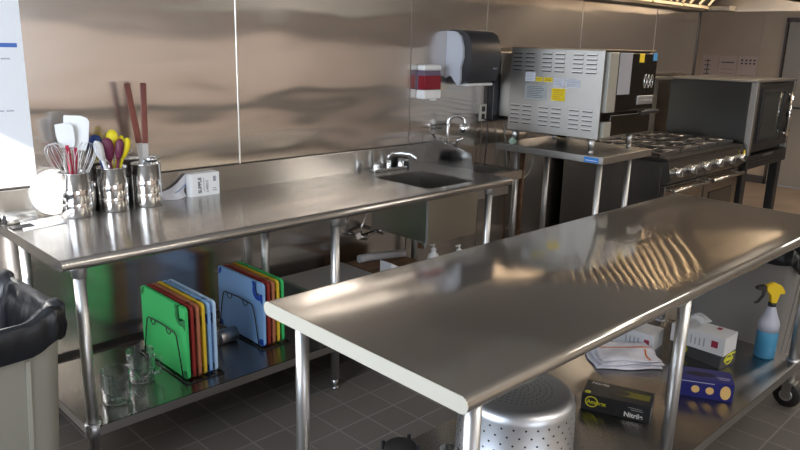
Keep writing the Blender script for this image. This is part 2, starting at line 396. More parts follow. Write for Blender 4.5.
for x in (ins, 1.15, IL-ins):
    for y in (ins-.03, IW-ins+.03):
        l = MB().cone((x, y, .13), (x, y, IZ-.013 if 1 else 0), .0205).done('leg', STEEL_TUBE, isl)
        MB().lathe([(.021, IZS-.042), (.028, IZS-.04), (.028, IZS+.004), (.021, IZS+.006)], 24, x, y).done('collar', ALU, l)
        if x != 1.15:
            c = MB().box(x-.03, x+.03, y-.035, y+.035, .118, .13, .003).box(x-.028, x-.022, y-.02, y+.02, .05, .12).box(x+.022, x+.028, y-.02, y+.02, .05, .12).done('caster_fork', STEEL_DULL, isl)
            w_ = MB(); w_.lathe([(.028, -.018), (.054, -.018), (.0625, -.01), (.0625, .01), (.054, .018), (.028, .018), (.028, -.018)], 28); w_.move((x, y, .0625), Matrix.Rotation(PI/2, 4, 'Y')); w_.done('wheel', RUBBER, c)
            MB().cone((x-.026, y, .0625), (x+.026, y, .0625), .028).done('hub', ALU, c)
        else:
            MB().cone((x, y, .02), (x, y, .13), .015).cone((x, y, 0), (x, y, .02), .02, .016).done('foot', STEEL_TUBE, l)
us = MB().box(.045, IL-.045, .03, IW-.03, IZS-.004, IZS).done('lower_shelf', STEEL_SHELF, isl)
for q in ((.045, IL-.045, .03, .035), (.045, IL-.045, IW-.035, IW-.03), (.045, .05, .035, IW-.035), (IL-.05, IL-.045, .035, IW-.035)): MB().box(*q, IZS-.042, IZS-.004).done('shelf_lip', EDGE, us)

# ================================================================== EQUIPMENT STAND + OVEN
SZ = .987
t = thing('equipment_stand', 'low stainless steel stand with bare legs carrying the countertop oven', 'stand', (3.087, -.922, 0))
MB().box(0, .63, 0, .82, SZ-.045, SZ, .003).done('stand_top', STEEL_DULL, t)
for x, y in ((.035, .04), (.40, .04), (.035, .66), (.40, .66)):
    l = MB().cone((x, y, .03), (x, y, SZ-.045), .019).cone((x, y, 0), (x, y, .03), .015, .019).done('leg', STEEL_TUBE, t)
MB().box(-.0012, -.0002, .03, .13, SZ-.04, SZ-.008).done('sticker', mat('blue_sticker', (.03, .25, .75), .5), t)
o = MB().box(-.002, -.0013, .04, .12, SZ-.03, SZ-.025).done('sticker_text', PAPER, t)
# oven
OX0, OX1, OY0, OY1, OZ0, OZ1 = 3.13, 3.77, -.845, -.16, 1.092, 1.617
ov = thing('countertop_oven', 'big stainless countertop convection oven with louvred side covered in warning stickers', 'oven', (0, 0, 0))
ov.location = (OX0, OY0, SZ)
dz0 = OZ0-SZ; dz1 = OZ1-SZ; dx = OX1-OX0; dy = OY1-OY0
MB().box(.012, dx-.0, .03, dy, dz0, dz1-.004, .004).done('body', steel('oven_front_steel', (.14, .135, .125), .25), ov)
side = MB().box(0, .012, 0, dy, dz0-.01, dz1, .003).done('side_panel', steel('oven_side', (.40, .39, .37), .4, [(150, (.05, 1, 1), .00005, 2)]), ov)
MB().box(.0, dx+.01, .0, dy, dz1, dz1+.005, .001).done('top_panel', steel('oven_top', (.36, .28, .2), .4), ov)
MB().box(.03, .5, dy, dy+.105, dz0+.07, dz1-.03, .006).done('motor_housing', STEEL_DULL, ov)
# front: doors and frames
LIGHTP = mat('light_door_frame', (.42, .42, .38), .45, .3)
MB().box(.03, .135, -.022, .03, dz0+.155, dz1-.01, .003).done('door_frame', LIGHTP, ov)
MB().box(.03, .12, -.018, .03, dz0, dz0+.095, .003).done('lower_frame', LIGHTP, ov)
d = MB().box(.138, dx, -.02, .028, dz0+.155, dz1-.015, .004).done('door', steel('oven_door', (.085, .08, .07), .2), ov)
MB().cone((.42, -.03, dz0+.145), (.42, -.055, dz0+.145), .008).cone((.60, -.03, dz0+.145), (.60, -.055, dz0+.145), .008).box(.40, .64, -.07, -.05, dz0+.13, dz0+.155, .006).done('handle', BLACK, d)
MB().box(.122, dx, -.01, .03, dz0+.005, dz0+.135, .004).done('lower_door', steel('oven_lower', (.10, .09, .078), .25), ov)
MB().box(.145, .30, -.0225, -.0205, dz0+.26, dz1-.012).done('notice', mat('grey_notice', (.35, .36, .42), .6), ov)
MB().box(.395, .455, -.0225, -.0205, dz1-.07, dz1-.016).done('sticker', mat('yellow_sticker', (.85, .62, .02), .5), ov)
MB().box(.575, .63, -.0225, -.0205, dz1-.06, dz1-.01).done('sticker', mat('blue_tag', (.06, .28, .62), .5), ov)
pl = MB().box(.41, .62, -.026, -.0205, dz0+.19, dz0+.245, .002).done('name_plate', ALU, ov)
MB().box(.46, .58, -.0268, -.026, dz0+.212, dz0+.222).done('plate_print', GREYINK, ov)
for k in range(3):
    MB().tube([(.495+k*.045+.014*math.cos(a*PI/8), -.0225, dz1-.19+.042*math.sin(a*PI/8)) for a in range(16)], .003, 6, closed=True).done('gauge_ring', CHROME, ov)
for x, y in ((.04, .06), (.04, dy-.04), (.52, .06), (.52, dy-.04)):
    MB().cone((x, y, dz0-.004), (x, y, .02), .024, .015).cone((x, y, .02), (x, y, 0), .017, .017).done('foot', STEEL_TUBE, ov)
# louvres: six banks of five slots in two rows
DARKSLOT = mat('slot_dark', (.01, .01, .01), .8)
louv = steel('louvre_lip', (.5, .49, .47), .4)
for row, (ztop, stepz) in enumerate(((dz1-.032, .0265), (dz0+.155, .028))):
    for k in range(6):
        yc = dy-.055-(k//2)*.226-(k % 2)*.095
        mb = MB(); ms = MB()
        for j in range(5):
            zz = ztop-j*stepz
            mb.prism([(yc-.036, zz-.004), (yc+.036, zz-.004), (yc+.034, zz+.006), (yc-.034, zz+.006)], 'x', -.0006, .0002)
            ms.prism([(yc-.038, zz+.002), (yc+.038, zz+.002), (yc+.034, zz+.011), (yc-.034, zz+.011)], 'x', -.005, -.0002)
        o = mb.done('louvre_slot', DARKSLOT, ov); ms.done('louvre_lip', louv, o)
def ysticker(name, ya, yb, za, zb_, m, lines=0, ink=GREYINK):
    # y measured from the oven's front edge, on the side facing -x
    o = MB().box(-.0014, -.0002, ya, yb, za, zb_).done(name, m, ov)
    if lines:
        mb = MB()
        for q in range(lines):
            zz = zb_-(zb_-za)*(q+1)/(lines+1); l = (yb-ya)*(.8-.25*random.random())
            mb.box(-.0018, -.0014, yb-(yb-ya)*.1-l, yb-(yb-ya)*.1, zz-.0013, zz+.0013)
        mb.done('print', ink, o)
    return o
YEL = mat('yellow_label', (.85, .66, .02), .5); WLAB = mat('white_label', (.66, .70, .80), .5)
ysticker('sticker', .485, .561, .422, .479, WLAB, 5)
ysticker('sticker', .427, .480, .424, .451, YEL, 2, INK)
ysticker('sticker', .352, .418, .425, .452, YEL, 2, INK)
ysticker('rating_plate', .391, .558, .310, .402, mat('plate_grey', (.42, .46, .48), .4, .4), 7, INK)
ysticker('sticker', .264, .343, .400, .451, WLAB, 4)
ysticker('sticker', .153, .255, .400, .450, WLAB, 4)
ysticker('sticker', .252, .352, .311, .388, YEL, 5, mat('orange_ink', (.6, .22, .02), .6))

# under and behind the stand
t = tag(MB().cone((3.46, -.07, 0), (3.46, -.07, .93), .018).done('gas_pipe', vary(mat('brown_pipe', (.14, .07, .035), .5, .3), 12, (.10, .05, .03), (.19, .10, .05))), 'brown upright pipe behind the oven stand', 'pipe')
pts = [(3.30+.16*math.cos(a)*1.0+.17, -.04, .80+.13*math.sin(a)) for a in [PI*.95+i*PI*1.3/24 for i in range(25)]]
tag(MB().tube([(3.25, -.04, 1.10), (3.28, -.04, .98)]+pts, .005, 8).done('power_cable', mat('grey_cable', (.30, .31, .30), .5)), 'looped grey cable hanging on the wall behind the oven stand', 'cable')
random.seed(3)
def blob(cx, cy, cz, r_, n=14):
    mb = MB(); V = bmesh.ops.create_icosphere(mb.bm, subdivisions=3, radius=r_)['verts']
    for v in V:
        k = .8+.35*math.sin(v.co.x*90+v.co.y*60)*math.cos(v.co.z*80); v.co = Vector((v.co.x*k, v.co.y*k*.8, max(-r_*.55, v.co.z*k*1.0)))
    zmin = min(v.co.z for v in mb.bm.verts)
    return mb.move((cx, cy, cz-zmin))
tag(blob(3.13, -.21, SZ+.0005, .03).done('plastic_wrap', mat('pale_green_plastic', (.36, .50, .42), .3)), 'crumpled pale green plastic at the back corner of the oven stand', 'plastic bag')

# ================================================================== RANGE
RX0, RX1, RY0, RY1 = 4.03, 5.40, -.90, -.06
rg = thing('gas_range', 'wide black and steel gas range with a row of chrome knobs', 'stove', (RX0, RY0, 0)); L = RX1-RX0; D = RY1-RY0
RS = steel('range_steel', (.26, .25, .235), .25, [(5, (1, 1, 1), .001, 1)])
MB().box(0, L, .04, D, .13, .86, .004).done('body', RS, rg)
MB().box(0, L, .0, D, .86, .885, .003).done('cooktop', steel('cooktop_steel', (.12, .12, .12), .35), rg)
MB().prism([(.03, .70), (.0, .70), (-.03, .74), (-.005, .86), (.04, .86)], 'x', 0, L).done('control_panel', RS, rg)
for k in range(6):
    x = .09+k*(L-.18)/5
    kn = MB().cone((x, -.012, .79), (x, -.062, .782), .03, .026, 24).done('knob', CHROME, rg)
    MB().box(x-.006, x+.006, -.075, -.062, .757, .81, .002).done('knob_grip', CHROME, kn)
    MB().cone((x+.075, -.012, .80), (x+.075, -.035, .797), .012, .010, 16).done('pilot_knob', CHROME, rg)
for k in range(2):
    x0 = .01+k*(L/2); x1 = x0+L/2-.02
    d = MB().box(x0, x1, .005, .04, .16, .69, .005).done('oven_door', RS, rg)
    mb = MB().cone((x0+.03, -.045, .655), (x1-.03, -.045, .655), .014)
    for xx in (x0+.06, x1-.06): mb.cone((xx, .005, .655), (xx, -.045, .655), .009)
    mb.done('door_handle', STEEL, d)
    MB().box(x0+.1, x1-.1, -.0, .006, .25, .55, .003).done('door_window', mat('oven_glass', (.02, .02, .02), .08), d)
for x in (.06, L-.06):
    for y in (.1, D-.06): MB().cone((x, y, 0), (x, y, .13), .02, .026).done('leg', STEEL_TUBE, rg)
GR = steel('grate_iron', (.20, .20, .205), .34)
for k in range(4):
    for j in range(2):
        cx = .01+(k+.5)*(L-.02)/4; cy = .06+(j+.5)*.35; g = .155
        mb = MB()
        for s_ in (-1, 1):
            mb.box(cx-g, cx+g, cy+s_*.155-.006, cy+s_*.155+.006, .892, .915, .002); mb.box(cx+s_*(g-.006)-.006, cx+s_*(g-.006)+.006, cy-.155, cy+.155, .892, .915, .002)
        for a in range(8):
            an = a*PI/4; c_, s2 = math.cos(an), math.sin(an); e = .15/max(abs(c_), abs(s2))
            mb.tube([(cx+.045*c_, cy+.045*s2, .909), (cx+e*c_, cy+e*s2, .909)], .006, 6)
        for sx in (-1, 1):
            for sy in (-1, 1): mb.box(cx+sx*.147-.006, cx+sx*.147+.006, cy+sy*.147-.006, cy+sy*.147+.006, .885, .893)
        mb.done('grate', GR, rg)
        MB().lathe([(0, .903), (.035, .902), (.042, .893), (.03, .886)], 20, cx, cy).done('burner', CAST, rg)
# riser and shelf
MB().box(0, L, D-.05, D, .885, 1.40, .004).done('backguard', steel('backguard_steel', (.62, .61, .58), .4), rg)
MB().box(0, L+.02, D-.17, D, 1.375, 1.40, .003).done('high_shelf', steel('shelf_steel', (.36, .35, .33), .35), rg)

# ================================================================== CONVECTION OVEN ON STAND (far end)
VX0, VX1, VY0, VY1 = 5.46, 6.42, -.93, -.19
cv = thing('convection_oven', 'full size convection oven on black legs at the far right end of the cook line', 'oven', (VX0, VY0, 0)); L = VX1-VX0; D = VY1-VY0
VS = steel('convection_steel', (.13, .135, .135), .28, [(2, (1, 1, 1), .004, 1)])
MB().box(0, L, .05, D, .78, 1.385, .004).done('body', VS, cv)
MB().box(-.01, L+.01, .0, D, 1.385, 1.405, .003).done('top_panel', STEEL_DULL, cv)
MB().box(0, .05, .0, .05, .78, 1.385, .004).done('corner_post', STEEL_DULL, cv); MB().box(L-.05, L, .0, .05, .78, 1.385, .004).done('corner_post', STEEL_DULL, cv)
for k in (0,):
    d = MB().box(.055, L-.2, .0, .05, .82, 1.375, .004).done('door', VS, cv)
    MB().box(.16, L-.30, -.006, .0, .90, 1.30, .004).done('door_glass', mat('dark_oven_glass', (.03, .035, .035), .06), d)
    gk = MB().box(.13, L-.27, -.012, .0, 1.30, 1.325).box(.13, L-.27, -.012, .0, .875, .90).box(.13, .155, -.012, .0, .9, 1.30).box(L-.30, L-.27, -.012, 0, .9, 1.30).done('gasket', BLACK, d)
    MB().cone((L-.235, -.05, .9), (L-.235, -.05, 1.3), .014).cone((L-.235, 0, .93), (L-.235, -.05, .93), .009).cone((L-.235, 0, 1.27), (L-.235, -.05, 1.27), .009).done('handle', CHROME, d)
MB().box(L-.195, L-.055, .0, .05, .82, 1.375, .004).done('control_panel', steel('dark_panel', (.12, .12, .12), .3), cv)
for k in range(3): MB().cone((L-.125, 0, .95+k*.14), (L-.125, -.03, .95+k*.14), .024, .02).done('knob', BLACK, cv)
lp = MB().box(0, L, .0, D, .66, .775, .004).done('lower_panel', VS, cv)
for k in range(7): MB().box(.06+k*.12, .15+k*.12, -.003, .0, .70, .712).box(.06+k*.12, .15+k*.12, -.003, .0, .725, .737).done('vent_slot', BLACK, lp)
MB().box(.35, .6, -.004, 0, .75, .77, .001).done('badge', CHROME, lp)
for x in (.06, L-.06):
    for y in (.06, D-.06):
        MB().prism([(x-.05, .66), (x+.05, .66), (x+.035, .02), (x+.03, 0), (x-.03, 0), (x-.035, .02)], 'y', y-.035, y+.035).done('leg', CAST, cv)
# beige gap unit: tall dark cabinet between range and oven is left out; yellow tag on the last knob
MB().box(RX1-RX0-.05, RX1-RX0-.02, -.033, -.0305, .80, .84).done('tag', YEL, rg)

# ================================================================== HOOD
HX0, HX1, HY0, HZ = 3.84, XW-.01, -1.30, 1.99
hd = thing('exhaust_hood', 'long stainless exhaust hood with baffle filters over the cook line', 'range hood', (0, 0, 0))
HS = steel('hood_steel', (.40, .37, .33), .35)
MB().box(HX0, HX1, HY0, HY0+.02, HZ, 2.62).box(HX0, HX1, HY0, HY0+.06, HZ, HZ+.012).done('front_skirt', HS, hd)
MB().box(HX0, HX0+.015, HY0+.02, -.004, HZ, 2.62).done('end_panel', HS, hd)
MB().box(HX1-.015, HX1, HY0+.02, -.004, HZ, 2.62).done('end_panel', HS, hd)
MB().box(HX0, HX1, HY0, -.004, 2.62, 2.84).done('plenum', HS, hd)
MB().box(HX0+.015, HX1-.015, -.12, -.004, HZ, HZ+.02).box(HX0+.015, HX1-.015, -.13, -.12, HZ, HZ+.06).done('grease_trough', steel('trough_shaded', (.10, .09, .08), .4), hd)  # shadow inside the hood is put into the trough's dark colour
BR = mat('baffle_lit_gold', (1.0, .86, .66), .3, .0)  # warm lamplight on the baffles is put into this non-metal whitish orange
BK = mat('filter_gap_shade', (.012, .011, .010), .6)  # near-black colour carries the shade between the baffles
p0 = Vector((0, -.12, HZ+.04)); p1 = Vector((0, -.62, 2.61)); dd = (p1-p0); nn = Vector((0, -dd.z, dd.y)).normalized()*-1
if nn.y > 0: nn = -nn
nf = 4; fw = .59
for k in range(nf):
    xa = 3.87+k*fw
    q = []
    mb = MB(); 
    def slab(mb, xa, xb, o0, o1, a0=0., a1=1.):
        A0 = p0+dd*a0; A1 = p0+dd*a1; vs = []
        for X in (xa, xb):
            for (P, o_) in ((A0, o0), (A1, o0), (A1, o1), (A0, o1)): vs.append(mb.bm.verts.new(Vector((X, P.y, P.z))+nn*o_))
        for q_ in ((0, 1, 2, 3), (4, 5, 6, 7), (0, 1, 5, 4), (1, 2, 6, 5), (2, 3, 7, 6), (3, 0, 4, 7)): mb.bm.faces.new([vs[i] for i in q_])
    slab(mb, xa+.001, xa+fw-.001, -.01, .0)
    fo = mb.done('filter', BK, hd)
    mb = MB(); nb = (5, 5, 5, 3)[k]
    slab(mb, xa+.02, xa+fw-.02, 0, .03, 0, .015); slab(mb, xa+.02, xa+fw-.02, 0, .03, .985, 1)
    for j in range(nb):
        xc = xa+(j+.5)*fw/nb; slab(mb, xc-.0075, xc+.0075, .01, .028, .04, .96)
    mb.done('baffle', BR, fo)
for x in (4.7, 5.6):
    fx = thing('hood_lamp', {4.7: 'hood lamp in a glass jar above the range', 5.6: 'hood lamp in a glass jar nearest the hall end of the hood'}[x], 'light', (x, -1.14, 2.6195))
    MB().lathe([(.0, 0), (.05, 0), (.05, -.04), (.03, -.05), (0, -.05)], 20).done('socket', ALU, fx)
    MB().lathe([(.045, -.04), (.05, -.09), (.045, -.15), (.02, -.175), (0, -.18)], 20).done('glass_jar', GLASS, fx)
    MB().lathe([(0, -.055), (.022, -.07), (.028, -.1), (.018, -.13), (0, -.14)], 16).done('bulb', mat('bulb_glow_%d' % int(x*10), (1, .8, .5), .3, emit=(1, .62, .30), es=3), fx)
    lamp('hood_bulb', 'POINT', (x, -1.14, 2.38), (0, 0, -1), 42, (1, .80, .58), shadow_soft_size=.04)
t = tag(MB().box(6.16, 6.303, -.34, -.135, HZ+.0, HZ+.05, .006).box(6.17, 6.29, -.342, -.34, HZ+.01, HZ+.03).done('grease_cup', STEEL_DARK), 'small steel grease cup hanging under the hood by the wall corner', 'grease cup')

# ================================================================== WALL ITEMS
# posters on the wall at the left
ps = thing('wall_notice', 'white paper notice with blue header line at the left of the steel wall', 'notice', (-.45, -.002, 1.03))
MB().box(0, .622, -.003, 0, 0, 1.05).done('sheet', PAPER, ps)
MB().box(.02, .600, -.0036, -.0031, .546, .562).done('blue_rule', BLUEINK, ps)
mb = MB()
random.seed(11)
for q, z_ in enumerate([.50, .30, .17, .15, .13, .10, .08, .06]):
    x = .05
    while x < .55:
        w_ = .012+.03*random.random(); mb.box(x, min(x+w_, .57), -.0036, -.0031, z_, z_+.006); x += w_+.008
mb.done('print', mat('faint_print', (.45, .47, .55), .7), ps)
# three papers on the tan wall
for k, (ya, yb) in enumerate(((.76, .97), (.53, .75), (.28, .51))):
    lab = ['left of three paper sheets on the tan hall wall, beside the steel wall end', 'middle of three paper sheets on the tan hall wall', 'right of three paper sheets on the tan hall wall, beside the batten'][k]
    p = thing('paper_sheet', lab, 'paper', (XR-.001, ya, 1.285), 0, 'papers on the hall wall')
    MB().box(-.003, 0, 0, yb-ya, 0, .29).done('sheet', mat('dim_paper_%d' % k, (.46, .36, .30), .7), p)
    mb = MB(); w_ = yb-ya
    if k == 0:
        for j in range(4): mb.box(-.0036, -.0031, .10, .18, .05+j*.055, .06+j*.055); 
        mb.box(-.0036, -.0031, .13, .14, .05, .24)
    elif k == 1: mb.box(-.0036, -.0031, .03, .19, .2, .212); mb.box(-.0036, -.0031, .03, .19, .07, .074); mb.box(-.0036, -.0031, .03, .19, .12, .124)
    else:
        for j in range(4):
            for q in range(2): mb.box(-.0036, -.0031, .02+j*.05, .045+j*.05, .19+q*.04, .21+q*.04)
        mb.box(-.0036, -.0031, .02, .20, .05, .054)
    mb.done('print', INK, p)
# soap dispenser
sd = thing('soap_dispenser', 'white wall soap dispenser with red liquid soap window', 'soap dispenser', (2.395, -.0005, 1.30))
MB().box(0, .155, -.07, 0, 0, .055, .008, 3).done('base', WHITE, sd)
MB().box(0, .155, -.07, 0, .17, .205, .012, 3).done('lid', WHITE, sd)
MB().box(.004, .151, -.065, 0, .055, .17, .006, 2).done('tank', mat('tank_grey', (.14, .10, .16), .2), sd)
MB().box(.0025, .15, -.069, -.012, .057, .14, .003).done('soap_window', mat('red_soap', (.24, .006, .018), .12), sd)
MB().box(.09, .12, -.065, -.03, -.012, 0, .004).done('push_nozzle', WHITE, sd)
# towel dispenser
td = thing('paper_towel_dispenser', 'large black paper towel dispenser with pale grey side panel on the steel wall', 'towel dispenser', (2.66, -.0005, 1.405))
pr = []
for q in ((0, .0), (-.12, -.02), (-.2, .0), (-.235, .06), (-.245, .15), (-.235, .23), (-.2, .285), (-.14, .31), (-.05, .315), (0, .31)): pr.append((q[0]*.8, q[1]*1.0))
mb = MB().prism(pr, 'x', .018, .34); bmesh.ops.bevel(mb.bm, geom=[e_ for e_ in mb.bm.edges if all(v_.co.x > .3 for v_ in e_.verts) and any(v_.co.y < -.01 for v_ in e_.verts)], offset=.03, segments=4, affect='EDGES'); mark_smooth(mb.done('cover', GRAPHITE, td), 40)
sp = [(0, .01), (-.05, .03), (-.08, .02), (-.12, -.01), (-.17, -.03), (-.185, .0), (-.18, .08), (-.21, .14), (-.205, .2), (-.17, .27), (-.12, .295), (-.05, .3), (0, .3)]
MB().prism([(a*.66, b+.005) for a, b in sp], 'x', .0, .02).done('side_panel', mat('pale_grey', (.55, .58, .66), .35), td)
MB().box(.05, .3, -.15, -.05, -.03, -.012, .006).done('towel', WHITE, td)
MB().box(.24, .28, -.1925, -.189, .075, .085).done('brand_mark', mat('mark_grey', (.25, .25, .28), .5), td)
# sign
sg = thing('wall_sign', 'small grey two-line hand washing sign beside the gooseneck faucet', 'sign', (2.545, -.001, 1.075))
MB().box(-.01, .16, -.002, 0, -.005, .075, .001, 1).done('plate', STEEL_DULL, sg)
text('lettering', 'HAND WASHING\nSINK ONLY', .0215, INK, sg, (-.005, -.0024, .045), RX, .0002, True)
# outlet
ol = thing('wall_outlet', 'pale wall outlet cover right of the gooseneck faucet', 'outlet', (3.02, -.001, 1.125))
MB().box(0, .07, -.006, 0, 0, .115, .003).done('cover_plate', mat('outlet_ivory', (.55, .55, .50), .4), ol)
MB().box(.018, .052, -.008, -.006, .015, .05, .001).box(.018, .052, -.008, -.006, .065, .10, .001).done('socket', BLACK, ol)
tag(MB().box(3.105, 3.25, -.05, -.001, 1.13, 1.44, .006).box(3.12, 3.2, -.054, -.05, 1.2, 1.24, .002).done('dark_box', BLACK), 'black box on the wall behind the rear of the oven', 'switch box')  # plain dark block between wall and oven rear
tag(MB().tube([(3.055, -.012, 1.145), (3.055, -.05, 1.13), (3.06, -.05, 1.0), (3.05, -.04, .8), (3.0, -.03, .66), (2.92, -.03, .62), (2.86, -.03, .70)], .005, 8).done('outlet_cord', BLACK), 'black cord plugged into the wall outlet', 'cord')
# hand sink
hs = thing('hand_sink', 'small wall-hung steel hand sink between work table and oven stand', 'sink', (2.50, -.001, 0))
mb = MB(); sheet_with_hole(mb, 0, .47, -.42, 0, .845, .855, .06, .41, -.36, -.10)
mb.box(.0, .47, -.42, -.412, .80, .845).box(0, .47, -.012, 0, .855, 1.03, .002)
mb.box(.0, .006, -.412, -.012, .80, .845).box(.464, .47, -.412, -.012, .80, .845).done('basin_deck', STEEL, hs)
MB().box(.06, .063, -.36, -.10, .70, .85).box(.407, .41, -.36, -.10, .70, .85).box(.063, .407, -.36, -.357, .70, .85).box(.063, .407, -.103, -.10, .70, .85).box(.06, .41, -.36, -.10, .697, .70).done('bowl', STEEL_DULL, hs)
MB().cone((.235, -.23, .697), (.235, -.23, .5), .02).tube([(.235, -.23, .5), (.235, -.22, .46), (.235, -.12, .45), (.235, 0, .45)], .018, 10).done('drain_pipe', CHROME, hs)
gf = thing('gooseneck_faucet', 'chrome gooseneck wall faucet over the hand sink', 'faucet', (2.635, -.013, .995))
MB().cone((-.07, 0, 0), (-.07, -.04, 0), .022, .018).cone((.07, 0, 0), (.07, -.04, 0), .022, .018).cone((-.08, -.045, 0), (.08, -.045, 0), .017).done('valve_body', CHROME, gf)
for s_ in (-1, 1): MB().tube([(s_*.08, -.045, 0), (s_*.08, -.06, .03), (s_*.10, -.10, .05)], [.013, .011, .008], 8).done('lever', CHROME, gf)
MB().tube([(0, -.05, 0)]+[(0, -.05, .03*i) for i in range(1, 6)]+[(.0+.035-.035*math.cos(a*PI/8), -.05-.04+.04*math.cos(a*PI/8), .15+.045*math.sin(a*PI/8)) for a in range(1, 9)]+[(.07, -.13, .12)], .0115, 10).done('spout', CHROME, gf)
MB().lathe([(.016, -.03), (.03, -.025), (.036, .0), (.03, .03), (.014, .035)], 18).move((.07, -.13, .115)).done('aerator', CHROME, gf)
# plumbing below the table sink
pm = thing('sink_plumbing', 'chrome water valves on the wall under the work table', 'plumbing', (1.90, -.0, .52))
mb = MB().tube([(0, -.002, 0), (0, -.06, 0), (.06, -.075, .01), (.12, -.08, .02)], .012, 10).tube([(0, -.06, 0), (.0, -.07, .06), (.02, -.07, .1), (.05, -.08, .16), (.06, -.09, .26), (.08, -.1, .37)], .006, 8).done('supply_pipe', CHROME, pm)
MB().tube([(-.03, -.08, .012), (.03, -.08, -.008)], [.02, .02], 10).done('valve_handle', CHROME, pm)
MB().tube([(.10, -.1, .035), (.145, -.1, .01)], [.018, .018], 10).tube([(.12, -.002, .02), (.12, -.09, .02)], .011, 10).done('valve_handle', CHROME, pm)

# ================================================================== THINGS ON THE SINK TABLE
TZ = .9003
def canister(x, y, h, label, rad=.062):
    t = thing('utensil_canister', label, 'canister', (x, y, TZ), 0, 'steel utensil canisters')
    R = rad
    pr = [(0, 0), (R-.002, 0), (R, .003)]
    for zz in (.32, .62): pr += [(R, h*zz-.002), (R-.0007, h*zz), (R, h*zz+.002)]
    pr += [(R, h-.004), (R+.002, h-.002), (R+.001, h), (R-.002, h), (R-.003, h-.004), (R-.003, .004), (0, .004)]
    MB().lathe(pr, 48).done('cup', POLISHED, t)
    return t
canister(.285, -.106, .185, 'left steel canister on the work table, full of whisks and white spatulas')
canister(.447, -.092, .188, 'middle steel canister on the work table, holding purple and yellow spoons')
canister(.600, -.092, .190, 'right steel canister on the work table, holding the two wood-handled turners')
MB_small = thing('small_canister', 'narrow steel cup tucked between the left and middle canisters', 'cup', (.366, -.055, TZ))
MB().lathe([(0, 0), (.024, 0), (.024, .12), (.0225, .12), (.0225, .003), (0, .003)], 28).done('cup', POLISHED, MB_small)
SIL = {k: mat(k+'_silicone', c, .4) for k, c in dict(white=(.80, .81, .82), purple=(.13, .018, .05), yellow=(.80, .66, .02), blue=(.02, .05, .22)).items()}
REDH = mat('red_handle', (.48, .03, .07), .4)
WOOD = vary(mat('red_brown_wood', (.25, .07, .04), .42), 18, (.10, .022, .014), (.20, .05, .028), mscale=(1, 1, .15))
def aim(p0, p1):
    d = (Vector(p1)-Vector(p0)); return Matrix.Translation(Vector(p0)) @ d.to_track_quat('Z', 'Y').to_matrix().to_4x4()
def utensil_frame(name, label, cat, base, top, group, spin=0):
    t = thing(name, label, cat, (0, 0, 0), 0, group); t.matrix_world = aim(base, top) @ Matrix.Rotation(spin, 4, 'Z'); return t, (Vector(top)-Vector(base)).length
def facing(base, top):
    """spin that turns the flat side of the blade towards the room (-y)"""
    m = aim(base, top).to_3x3(); v = m.inverted() @ Vector((-.5, -1, 0)); return math.atan2(v.y, v.x)+PI/2
def spatula(base, top, m, hm, label, w_=.028, l_=.085):
    t, L = utensil_frame('spatula', label, 'spatula', base, top, 'spatulas in the left canister', facing(base, top))
    pr = [(-w_*.8, L-l_), (w_*.8, L-l_), (w_, L-l_*.7), (w_, L-.02), (w_*.8, L-.006), (w_*.3, L), (-w_, L-.004), (-w_*1.02, L-l_*.5)]
    mb = MB().prism(pr, 'y', -.005, .005); bmesh.ops.bevel(mb.bm, geom=mb.bm.edges[:], offset=.0015, segments=2, affect='EDGES'); mb.done('blade', m, t)
    MB().tube([(0, 0, .0), (0, 0, L*.3), (0, 0, L-l_+.01)], [.007, .008, .009], 10).done('handle', hm, t)
spatula((.295, -.08, .912), (.262, -.105, 1.285), SIL['white'], REDH, 'white spatula with red handle, left of the two in the left canister', .034, .10)
spatula((.275, -.09, .912), (.318, -.10, 1.312), SIL['white'], REDH, 'large white spatula with red handle, tallest in the left canister', .048, .14)
def spoon(base, top, m, label, w_=.022, l_=.075, name='spoon', grp='coloured spoons in the middle canister'):
    t, L = utensil_frame(name, label, 'spoon', base, top, grp, facing(base, top))
    def fn(a, b):
        an = 2*PI*a; rr_ = b; x = w_*rr_*math.cos(an); z = l_/2*rr_*math.sin(an); return (x*(1-.25*(z/(l_/2))*-1 if 0 else 1), .009*(rr_**2)-.004, L-l_/2+z)
    mb = MB(); n = 24; rings = []
    for side in (0, 1):
        c = mb.bm.verts.new((0, -.004+side*.005-.006, L-l_/2)); R_ = []
        for k in range(1, 5):
            q = k/4; R_.append([mb.bm.verts.new((w_*q*math.cos(2*PI*i/n)*(1+.18*math.sin(2*PI*i/n)), -.010+side*.004*(1-q*.6)+.012*q*q, L-l_/2+l_/2*q*math.sin(2*PI*i/n))) for i in range(n)])
        for i in range(n): mb.bm.faces.new((c, R_[0][i], R_[0][(i+1) % n])).smooth = True
        for A_, B_ in zip(R_, R_[1:]):
            for i in range(n): mb.bm.faces.new((A_[i], B_[i], B_[(i+1) % n], A_[(i+1) % n])).smooth = True
        rings.append(R_[-1])
    for i in range(n): mb.bm.faces.new((rings[0][i], rings[1][i], rings[1][(i+1) % n], rings[0][(i+1) % n])).smooth = True
    mb.tube([(0, 0, 0), (0, 0, L*.5), (0, 0, L-l_+.006)], [.006, .0065, .006], 10)
    mb.done('spoon_body', m, t)
spoon((.465, -.08, .912), (.43, -.10, 1.213), SIL['purple'], 'left of the two purple spoons in the middle canister', .025, .105)
spoon((.44, -.10, .912), (.484, -.115, 1.208), SIL['purple'], 'right of the two purple spoons in the middle canister', .018, .095)
spoon((.43, -.09, .912), (.468, -.075, 1.243), SIL['yellow'], 'yellow spoon standing behind the two purple spoons', .025, .10)
spoon((.425, -.09, .912), (.520, -.11, 1.208), SIL['yellow'], 'right of the yellow spoons, leaning toward the turners', .018, .1)
spoon((.425, -.075, .912), (.508, -.075, 1.215), SIL['yellow'], 'narrow yellow spoon just behind the rightmost one', .016, .085)
